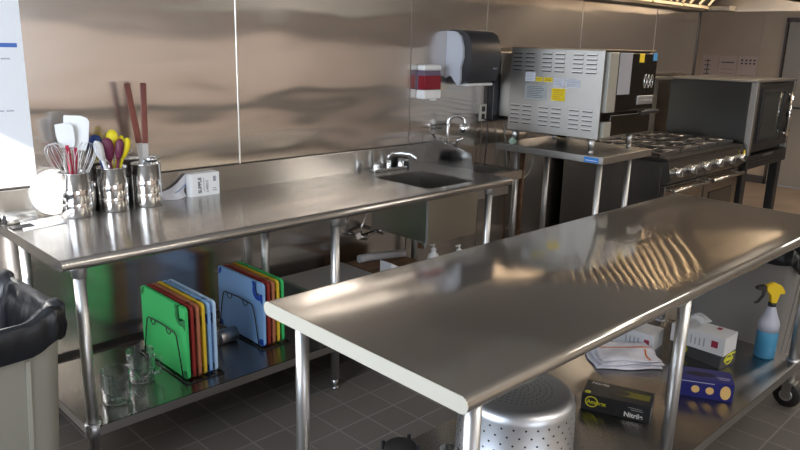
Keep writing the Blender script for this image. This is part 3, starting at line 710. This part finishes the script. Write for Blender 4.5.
spoon((.47, -.09, .912), (.378, -.115, 1.205), SIL['white'], 'front white spoon leaning left out of the middle canister', .017, .095)
spoon((.475, -.075, .912), (.396, -.09, 1.20), SIL['white'], 'rear white spoon leaning left out of the middle canister', .017, .09)
spoon((.46, -.06, .912), (.395, -.055, 1.222), SIL['blue'], 'dark blue spoon behind the white spoons in the middle canister', .028, .07)
def whisk(base, top, label, R=.042, l_=.17):
    t, L = utensil_frame('whisk', label, 'whisk', base, top, 'wire whisks in the left canister')
    MB().tube([(0, 0, 0), (0, 0, L-l_)], .009, 10).done('handle', STEEL, t)
    mb = MB()
    for k in range(5):
        a = PI*k/5; c_, s_ = math.cos(a), math.sin(a); P = []
        for i in range(21):
            q = i/20*2-1; w_ = R*math.sin(PI*(1-abs(q))**.0*0)+0
            ang = PI*i/20; rad = R*(math.sin(ang)**.0)*math.cos(ang)
            zz = L-l_+(l_)*(math.sin(ang)**.75)
            rad = R*math.copysign(abs(math.cos(ang))**.55, math.cos(ang))*(math.sin(ang)**.35 if math.sin(ang) > 0 else 0)
            rad *= 1.25
            P.append((rad*c_, rad*s_, zz))
        mb.tube(P, .0014, 5)
    mb.done('wires', STEEL_TUBE, t)
whisk((.315, -.09, .912), (.206, -.11, 1.205), 'wire whisk leaning left out of the left canister')
whisk((.25, -.09, .912), (.355, -.11, 1.20), 'wire whisk leaning right out of the left canister')
whisk((.28, -.11, .912), (.292, -.08, 1.19), 'wire whisk standing upright between the two spatulas', .035)
def turner(base, top, label, bladez=.0):
    t, L = utensil_frame('turner', label, 'turner', base, top, 'wood handled turners', facing(base, top))
    mb = MB().box(-.013, .013, -.007, .007, L-.26, L, .004, 2); mb.done('handle', WOOD, t)
    for q in (.04, .12, .2): pass
    MB().box(-.012, .012, -.0015, .0015, .10, L-.245).prism([(-.034, 0), (.034, 0), (.034, .1), (.012, .13), (-.012, .13), (-.034, .1)], 'y', -.001, .001).done('blade', STEEL_DULL, t)
turner((.615, -.088, .913), (.548, -.07, 1.435), 'left of the two turners with red-brown wooden handles')
turner((.588, -.108, .913), (.617, -.078, 1.435), 'right of the two turners with red-brown wooden handles')
t = thing('ladle', 'steel ladle hooked over the rim of the right canister', 'ladle', (.612, -.10, TZ))
MB().tube([(-.03, .02, .05), (-.035, .0, .14), (-.03, -.01, .20), (-.0, -.03, .222), (.03, -.045, .215)], .004, 8).done('handle', CHROME, t)
MB().lathe([(0, .205), (.018, .207), (.03, .216), (.034, .226), (.032, .226), (.028, .219), (.016, .211), (0, .209)], 20).move((.0, -.018, -.012)).done('bowl', CHROME, t)
# round white lid behind the left canister
t = tag(MB().lathe([(0, -.004), (.088, -.004), (.095, -.001), (.095, .003), (.085, .004), (0, .004)], 48).move((.225, -.0335, TZ+.0955), Matrix.Rotation(PI/2-.03, 4, 'X')).done('round_lid', WHITE), 'round white lid standing against the backsplash left of the canisters', 'lid')
# foil tubes and paper at the left end
for k, (y, lab) in enumerate(((-.055, 'rear of two short steel tubes lying at the left end of the table'), (-.098, 'front of two short steel tubes lying at the left end of the table'))):
    t = thing('steel_tube', lab, 'tube', (.004+.008*k, y, TZ+.0205), 0, 'steel tubes')
    MB().cone((0, 0, 0), (.115, .012, 0), .020, seg=24).done('tube', STEEL_DULL, t); MB().cone((-.004, 0, 0), (0, 0, 0), .0195, seg=24).done('end_cap', BLACK, t)
tag(MB().grid(10, 8, lambda a, b: (.035+.17*a+.03*b, -.235+.14*b-.02*a+.05*a, TZ+.002+.004*math.sin(a*5)*b), thick=.0006).done('paper_sheet', PAPER), 'loose white paper sheet lying before the steel tubes on the work table', 'paper')
tag(MB().box(.01, .09, -.19, -.14, 0, .006, .002).move((0, 0, TZ)).done('pen_case', BLACK), 'thin black case beside the loose paper sheet', 'case')
# crumpled bag and label box
def bagf(a, b):
    x = .675+.135*a; w_ = math.sin(PI*b)
    return (x+.012*math.sin(7*b+3*a)+.01*b, -.052-.028*math.sin(PI*min(1, a*1.1))*(1-b)-.01*math.sin(9*a+4*b)*w_+.012*b, TZ+.0015+(.035+.072*a**1.3)*b)
t = tag(MB().grid(16, 14, bagf, thick=.002).done('folded_bag', mat('white_bag', (.72, .73, .80), .5)), 'crumpled white paper bag with blue printing between canister and label box', 'bag')
MB().grid(6, 3, lambda a, b: tuple(Vector(bagf(.55+.4*a, .42+.06*b+.1*a))+Vector((0, -.0045, 0)))).done('print', BLUEINK, t)
lb = thing('label_box', 'white box of labels standing against the backsplash', 'box', (.812, -.076, TZ))
mb = MB().prism([(0.02+.0, 0), (.158, 0), (.158, .05), (.02, .05)]+[(.02+.02*-math.sin(a), .025+.025*math.cos(a)) for a in [PI*i/8 for i in range(1, 8)]], 'z', 0, .108); mb.done('carton', WHITE, lb)
text('lettering', 'SUPPLE', .024, INK, lb, (.062, -.0006, .014), (PI/2, -PI/2, 0), .0002, True)
text('lettering', 'LABELS', .018, INK, lb, (.098, -.0006, .016), (PI/2, -PI/2, 0), .0002)
MB().box(.074, .077, -.0006, 0, .02, .085).box(.125, .14, -.0006, 0, .065, .09).box(.122, .145, -.0006, 0, .02, .024).box(.122, .14, -.0006, 0, .03, .034).done('print', GREYINK, lb)

# ================================================================== UNDERSHELF OF THE SINK TABLE
def mug(x, y, rz, label):
    t = thing('glass_mug', label, 'mug', (x, y, ZS+.0003), rz, 'clear glass mugs')
    MB().lathe([(0, 0), (.045, 0), (.053, .004), (.055, .02), (.056, .13), (.0545, .133), (.053, .13), (.052, .022), (.048, .011), (0, .009)], 40).done('cup', GLASS, t)
    MB().tube([(.055, 0, .112), (.075, 0, .112), (.084, 0, .10), (.086, 0, .05), (.078, 0, .034), (.0555, 0, .03)], .006, 10, flat=1.4).done('handle', GLASS, t)
mug(.215, -.535, -.75, 'glass mug nearest the table leg, left of the two')
mug(.365, -.43, -.75, 'glass mug beside the green cutting board, right of the two')
BC = dict(green=(.06, .62, .18), dred=(.30, .03, .025), brown=(.48, .17, .09), yellow=(.80, .55, .04), blue=(.28, .50, .84), pale=(.52, .72, .95))
BM = {k: mat('board_'+k, c, .5) for k, c in BC.items()}
DK = {k: mat('corner_'+k, tuple(v*.35 for v in c), .5) for k, c in BC.items()}
DK['blue'] = mat('corner_navy', (.01, .06, .40), .5)
def arc(cx, cy, r_, a0, a1, n): return [(cx+r_*math.cos(a0+(a1-a0)*i/n), cy+r_*math.sin(a0+(a1-a0)*i/n)) for i in range(n+1)]
def board(x, y1, col, label, group, W=.385, H=.305, th=.0125, lean=0.):
    """stands on its long edge in the plane x = const; local y from 0 (front, towards the room) to W"""
    t = thing('cutting_board', label, 'cutting board', (x, y1, ZS+.0072), 0, group); t.rotation_euler = (0, lean, 0)
    r_ = .02
    pts = arc(r_, r_, r_, PI, 1.5*PI, 5) + arc(W-r_, r_, r_, 1.5*PI, 2*PI, 5) + arc(W-r_, H-r_, r_, 0, .5*PI, 5)
    # hook slot cut into the top edge near the front corner
    hc = (.042, H-.046)
    pts += [(.0615, H), (.0615, H-.03)] + arc(*hc, .020, .35, -PI*.9, 12) + arc(*hc, .009, -PI*.9, .3, 8) + [(.051, H-.03), (.051, H)] + arc(.02, H-.02, .02, .5*PI, PI, 5)
    mb = MB(); 
    A_ = [mb.bm.verts.new((0, q[0], q[1])) for q in pts]; B_ = [mb.bm.verts.new((th, q[0], q[1])) for q in pts]; n = len(pts)
    mb.bm.faces.new(A_); mb.bm.faces.new(B_[::-1])
    for i in range(n): mb.bm.faces.new((A_[i], B_[i], B_[(i+1) % n], A_[(i+1) % n]))
    bmesh.ops.triangulate(mb.bm, faces=[f_ for f_ in mb.bm.faces if len(f_.verts) > 4])
    mb.done('board', BM[col], t)
    cm = DK[col]
    def grip(poly):
        MB().prism(poly, 'x', -.0009, th+.0009).done('corner_grip', cm, t)
    grip([(.004, .004)]+[(.04, .004)]+[(.036, .03), (.018, .034), (.004, .034)])
    grip([(W-.004, .004), (W-.004, .034), (W-.03, .03), (W-.036, .004)])
    grip([(W-.022, H-.004), (W-.004, H-.022), (W-.006, H-.045), (W-.028, H-.03), (W-.036, H-.004)])
    # corner piece hugging the hook
    grip([(.064, H-.003)]+arc(*hc, .0215, .3, -PI*.9, 14)+[(.004, H-.052), (.004, H-.10)]+arc(*hc, .042, -PI*.62, .4, 10)+[(.088, H-.003)])
    return t
RK = mat('black_wire', (.012, .012, .012), .4)
def rack(x0, x1, y0, y1, label, nb):
    t = thing('board_rack', label, 'rack', (x0, y0, ZS), 0, 'black wire cutting board racks')
    L = x1-x0; D_ = y1-y0; w_ = .003; zz = w_+.0003
    MB().tube([(0, 0, zz), (L, 0, zz), (L, D_, zz), (0, D_, zz)], w_, 8, closed=True).tube([(0, D_*.3, zz), (L, D_*.3, zz)], w_, 6).tube([(0, D_*.7, zz), (L, D_*.7, zz)], w_, 6).done('base', RK, t)
    for q, nm in ((0.004, 'end_loop'), (L-.004, 'end_loop')):
        e = MB().tube([(q, .04, zz), (q, .065, .12), (q, .085, .19), (q, .10, .20), (q, D_*.5, .205), (q, D_-.10, .20), (q, D_-.085, .19), (q, D_-.065, .12), (q, D_-.04, zz)], w_, 8).done(nm, RK, t)
        for yy in (.13, D_-.16):
            MB().tube([(q, yy+.02-.02*math.cos(a*PI/6), .203-.026*math.sin(a*PI/6)) for a in range(7)], .0022, 6).done('loop_hook', RK, e)
    for k in range(1, nb):
        q = L*k/nb; MB().tube([(q, D_*.3, zz), (q, D_*.3+.01, .06), (q, D_*.7-.01, .06), (q, D_*.7, zz)], .0015, 6).done('divider', RK, t)
n1 = ['green', 'dred', 'brown', 'yellow', 'blue', 'pale']
sp_ = .0255; X1 = .495
rack(X1-.014, X1+6*sp_+.002, -.60, -.17, 'black wire rack holding six cutting boards beside the glass mugs', 6)
nm1 = {'green': 'green cutting board at the front of the left rack, next to the mugs', 'dred': 'dark red cutting board just behind the green one in the left rack', 'brown': 'brown cutting board in the left rack, between dark red and yellow', 'yellow': 'yellow cutting board in the left rack, between brown and blue', 'blue': 'blue cutting board in the left rack, between yellow and pale blue', 'pale': 'pale blue cutting board, last in the left rack'}
for k, c in enumerate(n1): board(X1+k*sp_+.003, -.575, c, nm1[c], 'cutting boards in the left rack', .395, .315)
n2 = ['blue', 'dred', 'brown', 'yellow', 'green']; X2 = .915
rack(X2-.014, X2+5*sp_+.01, -.525, -.10, 'black wire rack holding five cutting boards behind the island corner', 5)
nm2 = {'blue': 'blue cutting board with navy corners at the front of the right rack', 'dred': 'dark red cutting board just behind the blue one in the right rack', 'brown': 'brown cutting board in the right rack, between dark red and yellow', 'yellow': 'yellow cutting board in the right rack, in front of the green one', 'green': 'green cutting board, last in the right rack by the island corner'}
for k, c in enumerate(n2): board(X2+k*sp_+.003, -.505, c, nm2[c], 'cutting boards in the right rack', .385, .305)
t = thing('steel_cup', 'short steel cup lying on its side between the two board racks', 'cup', (.785, -.33, ZS+.0355))
mb = MB().lathe([(0, 0), (.033, 0), (.035, .004), (.035, .09), (.0335, .09), (.033, .006), (0, .005)], 32); mb.move((0, 0, 0), Matrix.Rotation(-PI/2, 4, 'Y') @ Matrix.Rotation(PI, 4, 'Y')); mb.done('cup', STEEL_DULL, t)
# things under the sink end
def tub(): 
    t = thing('storage_tub', 'grey lidded storage tub under the work table', 'tub', (1.30, -.42, ZS+.0003))
    MB().prism([(.015, 0), (.405, 0), (.42, .14), (0, .14)], 'y', .01, .31).done('tub_body', mat('tub_grey', (.22, .22, .22), .4), t)
    MB().box(-.006, .426, -.006, .326, .1402, .158, .004).done('tub_lid', mat('lid_grey', (.34, .335, .33), .45), t)
tub()
CARD = vary(mat('cardboard', (.18, .10, .055), .8), 6, (.15, .085, .045), (.21, .12, .07))
t = thing('cardboard_box', 'dark brown cardboard box under the sink', 'box', (1.75, -.46, ZS+.0003))
MB().box(0, .36, 0, .36, 0, .15, .003).done('carton', CARD, t)
MB().box(0, .36, .178, .182, .15, .151).done('seam_tape', mat('tape', (.3, .2, .1), .4), t)
tag(MB().prism([(0, 0), (.13, 0), (.13, .002), (.002, .07), (0, .07)], 'y', 0, .09).move((1.78, -.45, ZS+.1520)).done('folded_card', PAPER), 'small white folded card on top of the brown box under the sink', 'card')
tag(MB().tube([(1.80, -.16, ZS+.176), (1.86, -.17, ZS+.176), (2.09, -.24, ZS+.176)], .023, 16).done('plastic_tube', mat('greyish_white', (.55, .55, .57), .5)), 'off-white plastic tube lying on the brown box under the sink', 'tube')
def bottle(x, y, label):
    t = thing('pump_bottle', label, 'bottle', (x, y, ZS+.0003), 0, 'white pump bottles under the sink')
    MB().lathe([(0, 0), (.032, 0), (.035, .004), (.035, .17), (.028, .19), (.014, .2), (.014, .21), (0, .21)], 28).done('bottle_body', WHITE, t)
    MB().lathe([(0, .21), (.016, .21), (.016, .225), (.005, .228), (.005, .245), (0, .245)], 16).box(-.03, .008, -.006, .006, .243, .253, .002).done('pump', WHITE, t)
bottle(2.17, -.40, 'white pump bottle under the sink, left of the two'); bottle(2.27, -.51, 'white pump bottle under the sink, right of the two beside the table leg')

# ================================================================== LOWER SHELF OF THE ISLAND
SZ2 = IZS+.0003
def rotbox(name, label, cat, corner, ang, L, D_, z, group=None):
    return thing(name, label, cat, (*corner, z), ang, group)
# black nitrile glove box: local x runs along the printed face, local y goes away from the camera
NB = mat('nitrile_black', (.022, .025, .03), .3); NG = mat('nitrile_gold', (.16, .15, .03), .35); LOGO = mat('logo_yellow', (.62, .62, .03), .4)
g = rotbox('glove_box', 'black box of nitrile gloves lying at the front of the island shelf', 'box', (1.547, -1.786), math.atan2(-.245, .088), 0, 0, SZ2)
MB().box(0, .262, 0, .13, 0, .068, .001, 1).done('carton', NB, g)
MB().box(.125, .25, .045, .095, .068, .0684).done('gold_panel', NG, g)
MB().prism([(.13+.045*math.cos(a*PI/10), .07+.022*math.sin(a*PI/10)) for a in range(20)], 'z', .0684, .0688).done('opening', NB, g)
o = MB().tube([(.04+.023*math.cos(a*PI/12), -.0006, .038+.021*math.sin(a*PI/12)) for a in range(24)], .0024, 6, closed=True).done('logo_ring', LOGO, g)
MB().lathe([(0, 0), (.012, 0), (.012, .0006), (0, .0006)], 20).move((.02, .02, .068)).done('logo_dot', LOGO, g)
text('logo_text', 'Ammex', .023, LOGO, g, (.022, -.001, .030), (PI/2, 0, 0), .0003, True)
text('lettering', 'Nitrile', .027, WHITE, g, (.165, -.0008, .010), (PI/2, 0, 0), .0003, True)
text('lettering', 'Nitrile', .026, WHITE, g, (.02, .10, .0684), (0, 0, 0), .0002)
MB().box(.18, .23, -.0006, 0, .048, .050).box(.19, .235, -.0006, 0, .040, .0425).done('small_print', mat('print_grey', (.4, .42, .44), .5), g)
# blue glove box
NV = mat('navy_carton', (.018, .022, .16), .3); OV = mat('badge_cream', (.75, .50, .18), .5)
a_ = math.atan2(-.158, .085); c0 = Vector((2.05, -2.185))-Vector((math.cos(a_), math.sin(a_)))*.245
g = rotbox('glove_box', 'dark blue glove box with round cream badges behind the middle island leg', 'box', (c0.x, c0.y), a_, 0, 0, SZ2)
MB().box(0, .245, 0, .12, 0, .08, .001, 1).done('carton', NV, g)
for k, (x, rr_) in enumerate(((.10, .016), (.155, .016), (.215, .02))):
    MB().prism([(x+rr_*math.cos(q*PI/10), .038+(rr_ if k < 2 else .03)*math.sin(q*PI/10)) for q in range(20)], 'y', -.0008, 0).done('badge', OV, g)
MB().prism([(.12+.06*math.cos(q*PI/10), .06+.022*math.sin(q*PI/10)) for q in range(20)], 'z', .08, .0806).done('opening', mat('opening_dark', (.01, .01, .03), .5), g)
MB().box(.03, .17, -.0006, 0, .068, .071).box(.19, .23, .03, .034, .08, .0805).box(.185, .235, .045, .05, .08, .0805).done('small_print', mat('print_pale', (.5, .5, .6), .5), g)
# black and yellow box below the white one
g = thing('glove_box', 'black glove box with yellow marks under the white carton', 'box', (2.33, -2.02, SZ2), -.16)
MB().box(0, .125, 0, .25, 0, .068, .001, 1).done('carton', mat('dark_carton', (.05, .05, .055), .4), g)
o = MB().tube([(.065+.028*math.cos(a*PI/12), -.0008, .034+.022*math.sin(a*PI/12)) for a in range(24)], .003, 6, closed=True).done('logo_ring', LOGO, g)
MB().box(.03, .105, -.001, 0, .026, .042, .001).box(.07, .118, -.0006, 0, .052, .062).done('logo_bar', LOGO, g)
MB().tube([(-.0008, .19+.022*math.cos(a*PI/12), .034+.022*math.sin(a*PI/12)) for a in range(24)], .003, 6, closed=True).done('logo_ring', LOGO, g)
# white carton with film pulled out
WC = mat('white_carton', (.62, .63, .66), .5)
g = thing('film_carton', 'white carton with crumpled clear film sticking out, stacked on the black glove box', 'box', (2.315, -2.035, SZ2+.069), -.02)
MB().box(0, .135, 0, .25, 0, .085, .001, 1).done('carton', WC, g)
MB().box(-.0007, 0, .03, .06, .03, .062).box(.09, .12, .06, .08, .085, .0857).done('red_mark', mat('maroon', (.28, .02, .05), .5), g)
mb = MB()
for k in range(6): mb.box(-.0007, 0, .09+.02*k, .096+.02*k, .02, .06-.004*(k % 3))
mb.done('small_print', GREYINK, g)
def filmf(a, b): return (.065+.05*(a-.5)*(1+.6*b)+.008*math.sin(9*b+4*a), .19-.06*b+.02*math.sin(8*a+3*b), .086+.055*math.sin(PI*(.15+.7*b))*(.7+.3*math.sin(7*a)))
MB().grid(14, 14, filmf, thick=.0006).done('film', mat('clear_film', (.85, .87, .9), .12, trans=.6, ior=1.3), g)
g = thing('film_carton', 'smaller white carton lying behind the folded towels', 'box', (2.27, -1.73, SZ2), .1)
MB().box(0, .13, 0, .2, 0, .085, .001, 1).done('carton', WC, g)
MB().box(-.0007, 0, .02, .045, .03, .055).done('red_mark', mat('maroon2', (.28, .02, .05), .5), g)
mb = MB()
for k in range(4): mb.box(-.0007, 0, .07+.02*k, .076+.02*k, .02, .055)
mb.done('small_print', GREYINK, g)
# folded towels
TW = bump(vary(mat('white_terry', (.7, .7, .8), .9), 30, (.68, .68, .78), (.8, .8, .88)), [(300, (1, 1, 1), .0015, 2)])
def towel(x, y, z, L_, W_, h, ang, label, ph, stripe=None):
    g = thing('folded_towel', label, 'towel', (x, y, z), ang, 'folded white towels')
    n = 26; mb = MB()
    def top(a, b, side):
        e = min(1, min(a, 1-a)*9, min(b, 1-b)*9)**.5
        zz = h*(.55+.45*e)+.006*math.sin(7*a+ph)*math.cos(5*b+ph)*e if side else .0004+h*.25*(1-e)
        return Vector((L_*(a-.5)+.006*math.sin(9*b+ph)*(1 if side else .8), W_*(b-.5)+.007*math.sin(8*a+2*ph), zz))
    V = [[[mb.bm.verts.new(top(i/(n-1), j/(n-1), s_)) for j in range(n)] for i in range(n)] for s_ in (0, 1)]
    for s_ in (0, 1):
        for i in range(n-1):
            for j in range(n-1): mb.bm.faces.new((V[s_][i][j], V[s_][i+1][j], V[s_][i+1][j+1], V[s_][i][j+1])).smooth = True
    for i in range(n-1):
        for (p, q) in (((i, 0), (i+1, 0)), ((i, n-1), (i+1, n-1)), ((0, i), (0, i+1)), ((n-1, i), (n-1, i+1))):
            mb.bm.faces.new((V[0][p[0]][p[1]], V[0][q[0]][q[1]], V[1][q[0]][q[1]], V[1][p[0]][p[1]])).smooth = True
    mb.done('cloth', TW, g)
    if stripe:
        MB().grid(24, 3, lambda a, b: tuple(top(.06+.88*a, stripe+.05*b, 1)+Vector((0, 0, .0012)))).grid(3, 24, lambda a, b: tuple(top(.80+.03*a, .05+.5*b, 1)+Vector((0, 0, .0012)))).done('stripe', mat('orange_stripe', (.75, .22, .06), .9), g)
towel(2.09, -1.665, SZ2, .30, .23, .015, -.75, 'bottom folded white towel of the pile on the island shelf', .4)
towel(2.10, -1.67, SZ2+.0155, .285, .215, .015, -.72, 'middle folded white towel of the pile on the island shelf', 1.7)
towel(2.105, -1.675, SZ2+.031, .27, .205, .014, -.78, 'top folded white towel with orange stripe on the island shelf pile', 2.6, .62)
# spray bottle
sb = thing('spray_bottle', 'spray bottle of blue cleaner with yellow head at the far end of the island shelf', 'spray bottle', (2.64, -2.105, SZ2), math.atan2(.702, -.712))
BLQ = mat('blue_liquid', (.10, .42, .72), .25, trans=.3); HAZY = mat('hazy_plastic', (.62, .66, .80), .35, trans=.25)
MB().lathe([(0, 0), (.041, 0), (.046, .005), (.046, .13), (.045, .132), (0, .132)], 36).done('liquid_body', BLQ, sb)
MB().lathe([(0, .1325), (.045, .1325), (.046, .165), (.043, .178), (.030, .21), (.019, .245), (.015, .252), (0, .252)], 36).done('upper_body', HAZY, sb)
MB().lathe([(0, .252), (.018, .252), (.018, .268), (0, .268)], 24).done('collar', BLACK, sb)
mb = MB().prism([(-.016, .268), (.012, .268), (.014, .31), (.04, .325), (.045, .35), (.01, .368), (-.03, .352), (-.05, .318), (-.042, .312), (-.02, .32)], 'y', -.013, .013); bmesh.ops.bevel(mb.bm, geom=mb.bm.edges[:], offset=.004, segments=2, affect='EDGES')
mb.done('head', mat('head_yellow', (.82, .58, .02), .35), sb)
MB().prism([(.04, .325), (.06, .328), (.085, .333), (.085, .345), (.06, .352), (.044, .352)], 'y', -.012, .012).done('nozzle', BLACK, sb)
MB().tube([(.045, 0, .33), (.05, 0, .30), (.068, 0, .272), (.085, 0, .265)], [.008, .007, .006, .005], 8).done('trigger', BLACK, sb)
lbx = MB(); lbx.box(-.014, .014, -.0006, 0, .04, .13).move((.0, .0, 0)); 
MB().tube([], .1) if 0 else None
lbx.bm.free()
R_ = .0465
lab = MB(); lab.grid(8, 2, lambda a, b: (R_*math.cos(PI+.55+.75*a), R_*math.sin(PI+.55+.75*a), .035+.09*b)); lab.done('label', mat('label_navy', (.03, .05, .25), .5), sb)
# perforated pot, standing upside down
pt = thing('perforated_pot', 'upside-down perforated aluminium pot on the near end of the island shelf', 'pot', (1.03, -1.835, SZ2))
PR, PH = .200, .285
MB().lathe([(PR+.006, 0), (PR+.008, .004), (PR+.006, .008), (PR, .01), (PR-.006, PH-.04), (PR-.012, PH-.018), (PR-.03, PH-.003), (PR-.05, PH), (0, PH), (0, PH-.003), (PR-.05, PH-.003), (PR-.015, PH-.02), (PR-.01, .01), (PR-.004, 0), (PR+.006, 0)], 64).done('pot_shell', ALU, pt)
mb = MB()
for j in range(9):
    zz = .02+j*.027; n = 32; rr_ = PR-.006*(zz-.01)/(PH-.05)
    for i in range(n):
        a = 2*PI*(i+.5*(j % 2))/n; d = Vector((math.cos(a), math.sin(a), 0)); p = d*(rr_+.0008)+Vector((0, 0, zz)); tt = Vector((-d.y, d.x, 0))
        mb.bm.faces.new([mb.bm.verts.new(p+tt*.0038*math.cos(q*PI/3)+Vector((0, 0, .0038*math.sin(q*PI/3)))) for q in range(6)])
for j in range(1, 7):
    n = 7*j; rr_ = j*.019
    for i in range(n):
        a = 2*PI*i/n; mb.bm.faces.new([mb.bm.verts.new((rr_*math.cos(a)+.0026*math.cos(q*PI/3), rr_*math.sin(a)+.0026*math.sin(q*PI/3), PH+.0005)) for q in range(6)])
mb.done('perforations', DARKSLOT, pt)['kind'] = 'stuff'
# small things at the near end of the island shelf
t = thing('black_jar', 'black lidded jar with clips at the near corner of the island shelf', 'jar', (.72, -1.60, SZ2))
MB().lathe([(0, 0), (.05, 0), (.052, .004), (.052, .07), (0, .07)], 32).done('jar_body', BLACK, t)
l = MB().lathe([(0, .0702), (.056, .0702), (.057, .085), (.05, .092), (0, .094)], 32).done('jar_lid', RUBBER, t)
for a in (.3, 2.2, 3.7, 5.2): MB().box(-.006, .006, -.004, .004, .07, .1, .001).move((.06*math.cos(a), .06*math.sin(a), 0)).done('clip', BLACK, l)
t = thing('drinking_glass', 'small clear glass between the black jar and the perforated pot', 'glass', (.80, -1.745, SZ2))
MB().lathe([(0, 0), (.026, 0), (.033, .11), (.0315, .11), (.025, .005), (0, .005)], 32).done('glass_body', GLASS, t)

# ================================================================== TRASH BINS
def bin_and_bag(x0, x1, y0, y1, h, col, lab, labbag, seed, drop):
    cx, cy = (x0+x1)/2, (y0+y1)/2; W_, D_ = x1-x0, y1-y0
    t = thing('trash_bin', lab, 'trash bin', (cx, cy, 0), 0)
    n = 20
    def ring(mb, k, z, w_, d_, r_=.05):
        P = []
        for (sx, sy, a0) in ((1, 1, 0), (-1, 1, PI/2), (-1, -1, PI), (1, -1, 1.5*PI)):
            for i in range(6): a = a0+PI/2*i/5; P.append(mb.bm.verts.new((sx*(w_/2-r_)+r_*math.cos(a), sy*(d_/2-r_)+r_*math.sin(a), z)))
        return P
    mb = MB(); prof = [(0, .80), (.02, .82), (h-.06, .985), (h-.055, 1.0), (h, 1.02), (h, .98), (h-.05, .96), (.03, .79)]
    R_ = [ring(mb, 0, z, W_*s_, D_*s_) for z, s_ in prof]
    for A_, B_ in zip(R_, R_[1:]):
        for i in range(24): mb.bm.faces.new((A_[i], A_[(i+1) % 24], B_[(i+1) % 24], B_[i])).smooth = True
    mb.bm.faces.new(R_[0]); mb.bm.faces.new(R_[-1])
    o = mb.done('bin_body', col, t); o.data.set_sharp_from_angle(angle=.9)
    for q, s_ in ((-.27, -1), (.0, -1), (.27, -1), (-.27, 1), (.27, 1)):
        mb = MB()
        if 1:
            m_ = [(q*W_*.82-.005, s_*D_*.41, .04), (q*W_*.82+.005, s_*D_*.41, .04), (q*W_+.006, s_*D_*.492, h-.12), (q*W_-.006, s_*D_*.492, h-.12)]
            lo = [mb.bm.verts.new((a, b*.98, c)) for a, b, c in m_]; hi = [mb.bm.verts.new((a, b+s_*.004, c)) for a, b, c in m_]
            mb.bm.faces.new(hi)
            for i in range(4): mb.bm.faces.new((lo[i], lo[(i+1) % 4], hi[(i+1) % 4], hi[i]))
        mb.done('rib', col, t)
    b = bpy.data.objects.new('x', None); bpy.data.objects.remove(b)
    g = MB(); m_ = 96
    random.seed(seed); ph = [random.random()*6 for _ in range(6)]
    def P(k, lvl):
        # superellipse ring
        a = 2*PI*k/m_; c_, s_ = math.cos(a), math.sin(a); e = .22
        ux = math.copysign(abs(c_)**e, c_); uy = math.copysign(abs(s_)**e, s_)
        wr = .5*math.sin(11*a+ph[0])+.3*math.sin(23*a+ph[1])+.2*math.sin(41*a+ph[2])
        off, z, amp = lvl
        sag = .018*math.sin(3*a+ph[3])+.01*math.sin(7*a+ph[4])
        return Vector((cx+(W_/2+off+amp*wr)*ux, cy+(D_/2+off+amp*wr)*uy, z+sag*(1 if z > h-.5 else 0)+amp*.8*wr))
    lv = [(.016, h-drop, .006), (.022, h-drop*.6, .007), (.020, h-.03, .005), (.022, h+.012, .004), (.008, h+.024, .003), (-.020, h+.012, .003), (-.045, h-.06, .010), (-.06, h-.2, .014), (-.09, h-.38, .012)]
    RR = [[g.bm.verts.new(P(k, l)) for k in range(m_)] for l in lv]
    for A_, B_ in zip(RR, RR[1:]):
        for k in range(m_): g.bm.faces.new((A_[k], A_[(k+1) % m_], B_[(k+1) % m_], B_[k])).smooth = True
    g.bm.faces.new(RR[-1])
    tag(g.done('bin_liner', LINER), labbag, 'trash bag')
LINER = bump(mat('black_bag', (.008, .009, .012), .3), [(8, (1, 1, .5), .015, 2)])
BEI = mat('bin_beige', (.36, .35, .30), .5); GRYB = mat('bin_grey', (.28, .27, .26), .5)
bin_and_bag(-.56, -.085, -.93, -.40, .80, BEI, 'beige-grey trash bin at the left end of the work table', 'black liner bag folded over the beige-grey bin on the left', 3, .085)
bin_and_bag(2.93, 3.33, -2.11, -1.55, .66, GRYB, 'grey trash bin standing beyond the far end of the island', 'black liner bag in the grey bin beyond the island', 8, .06)
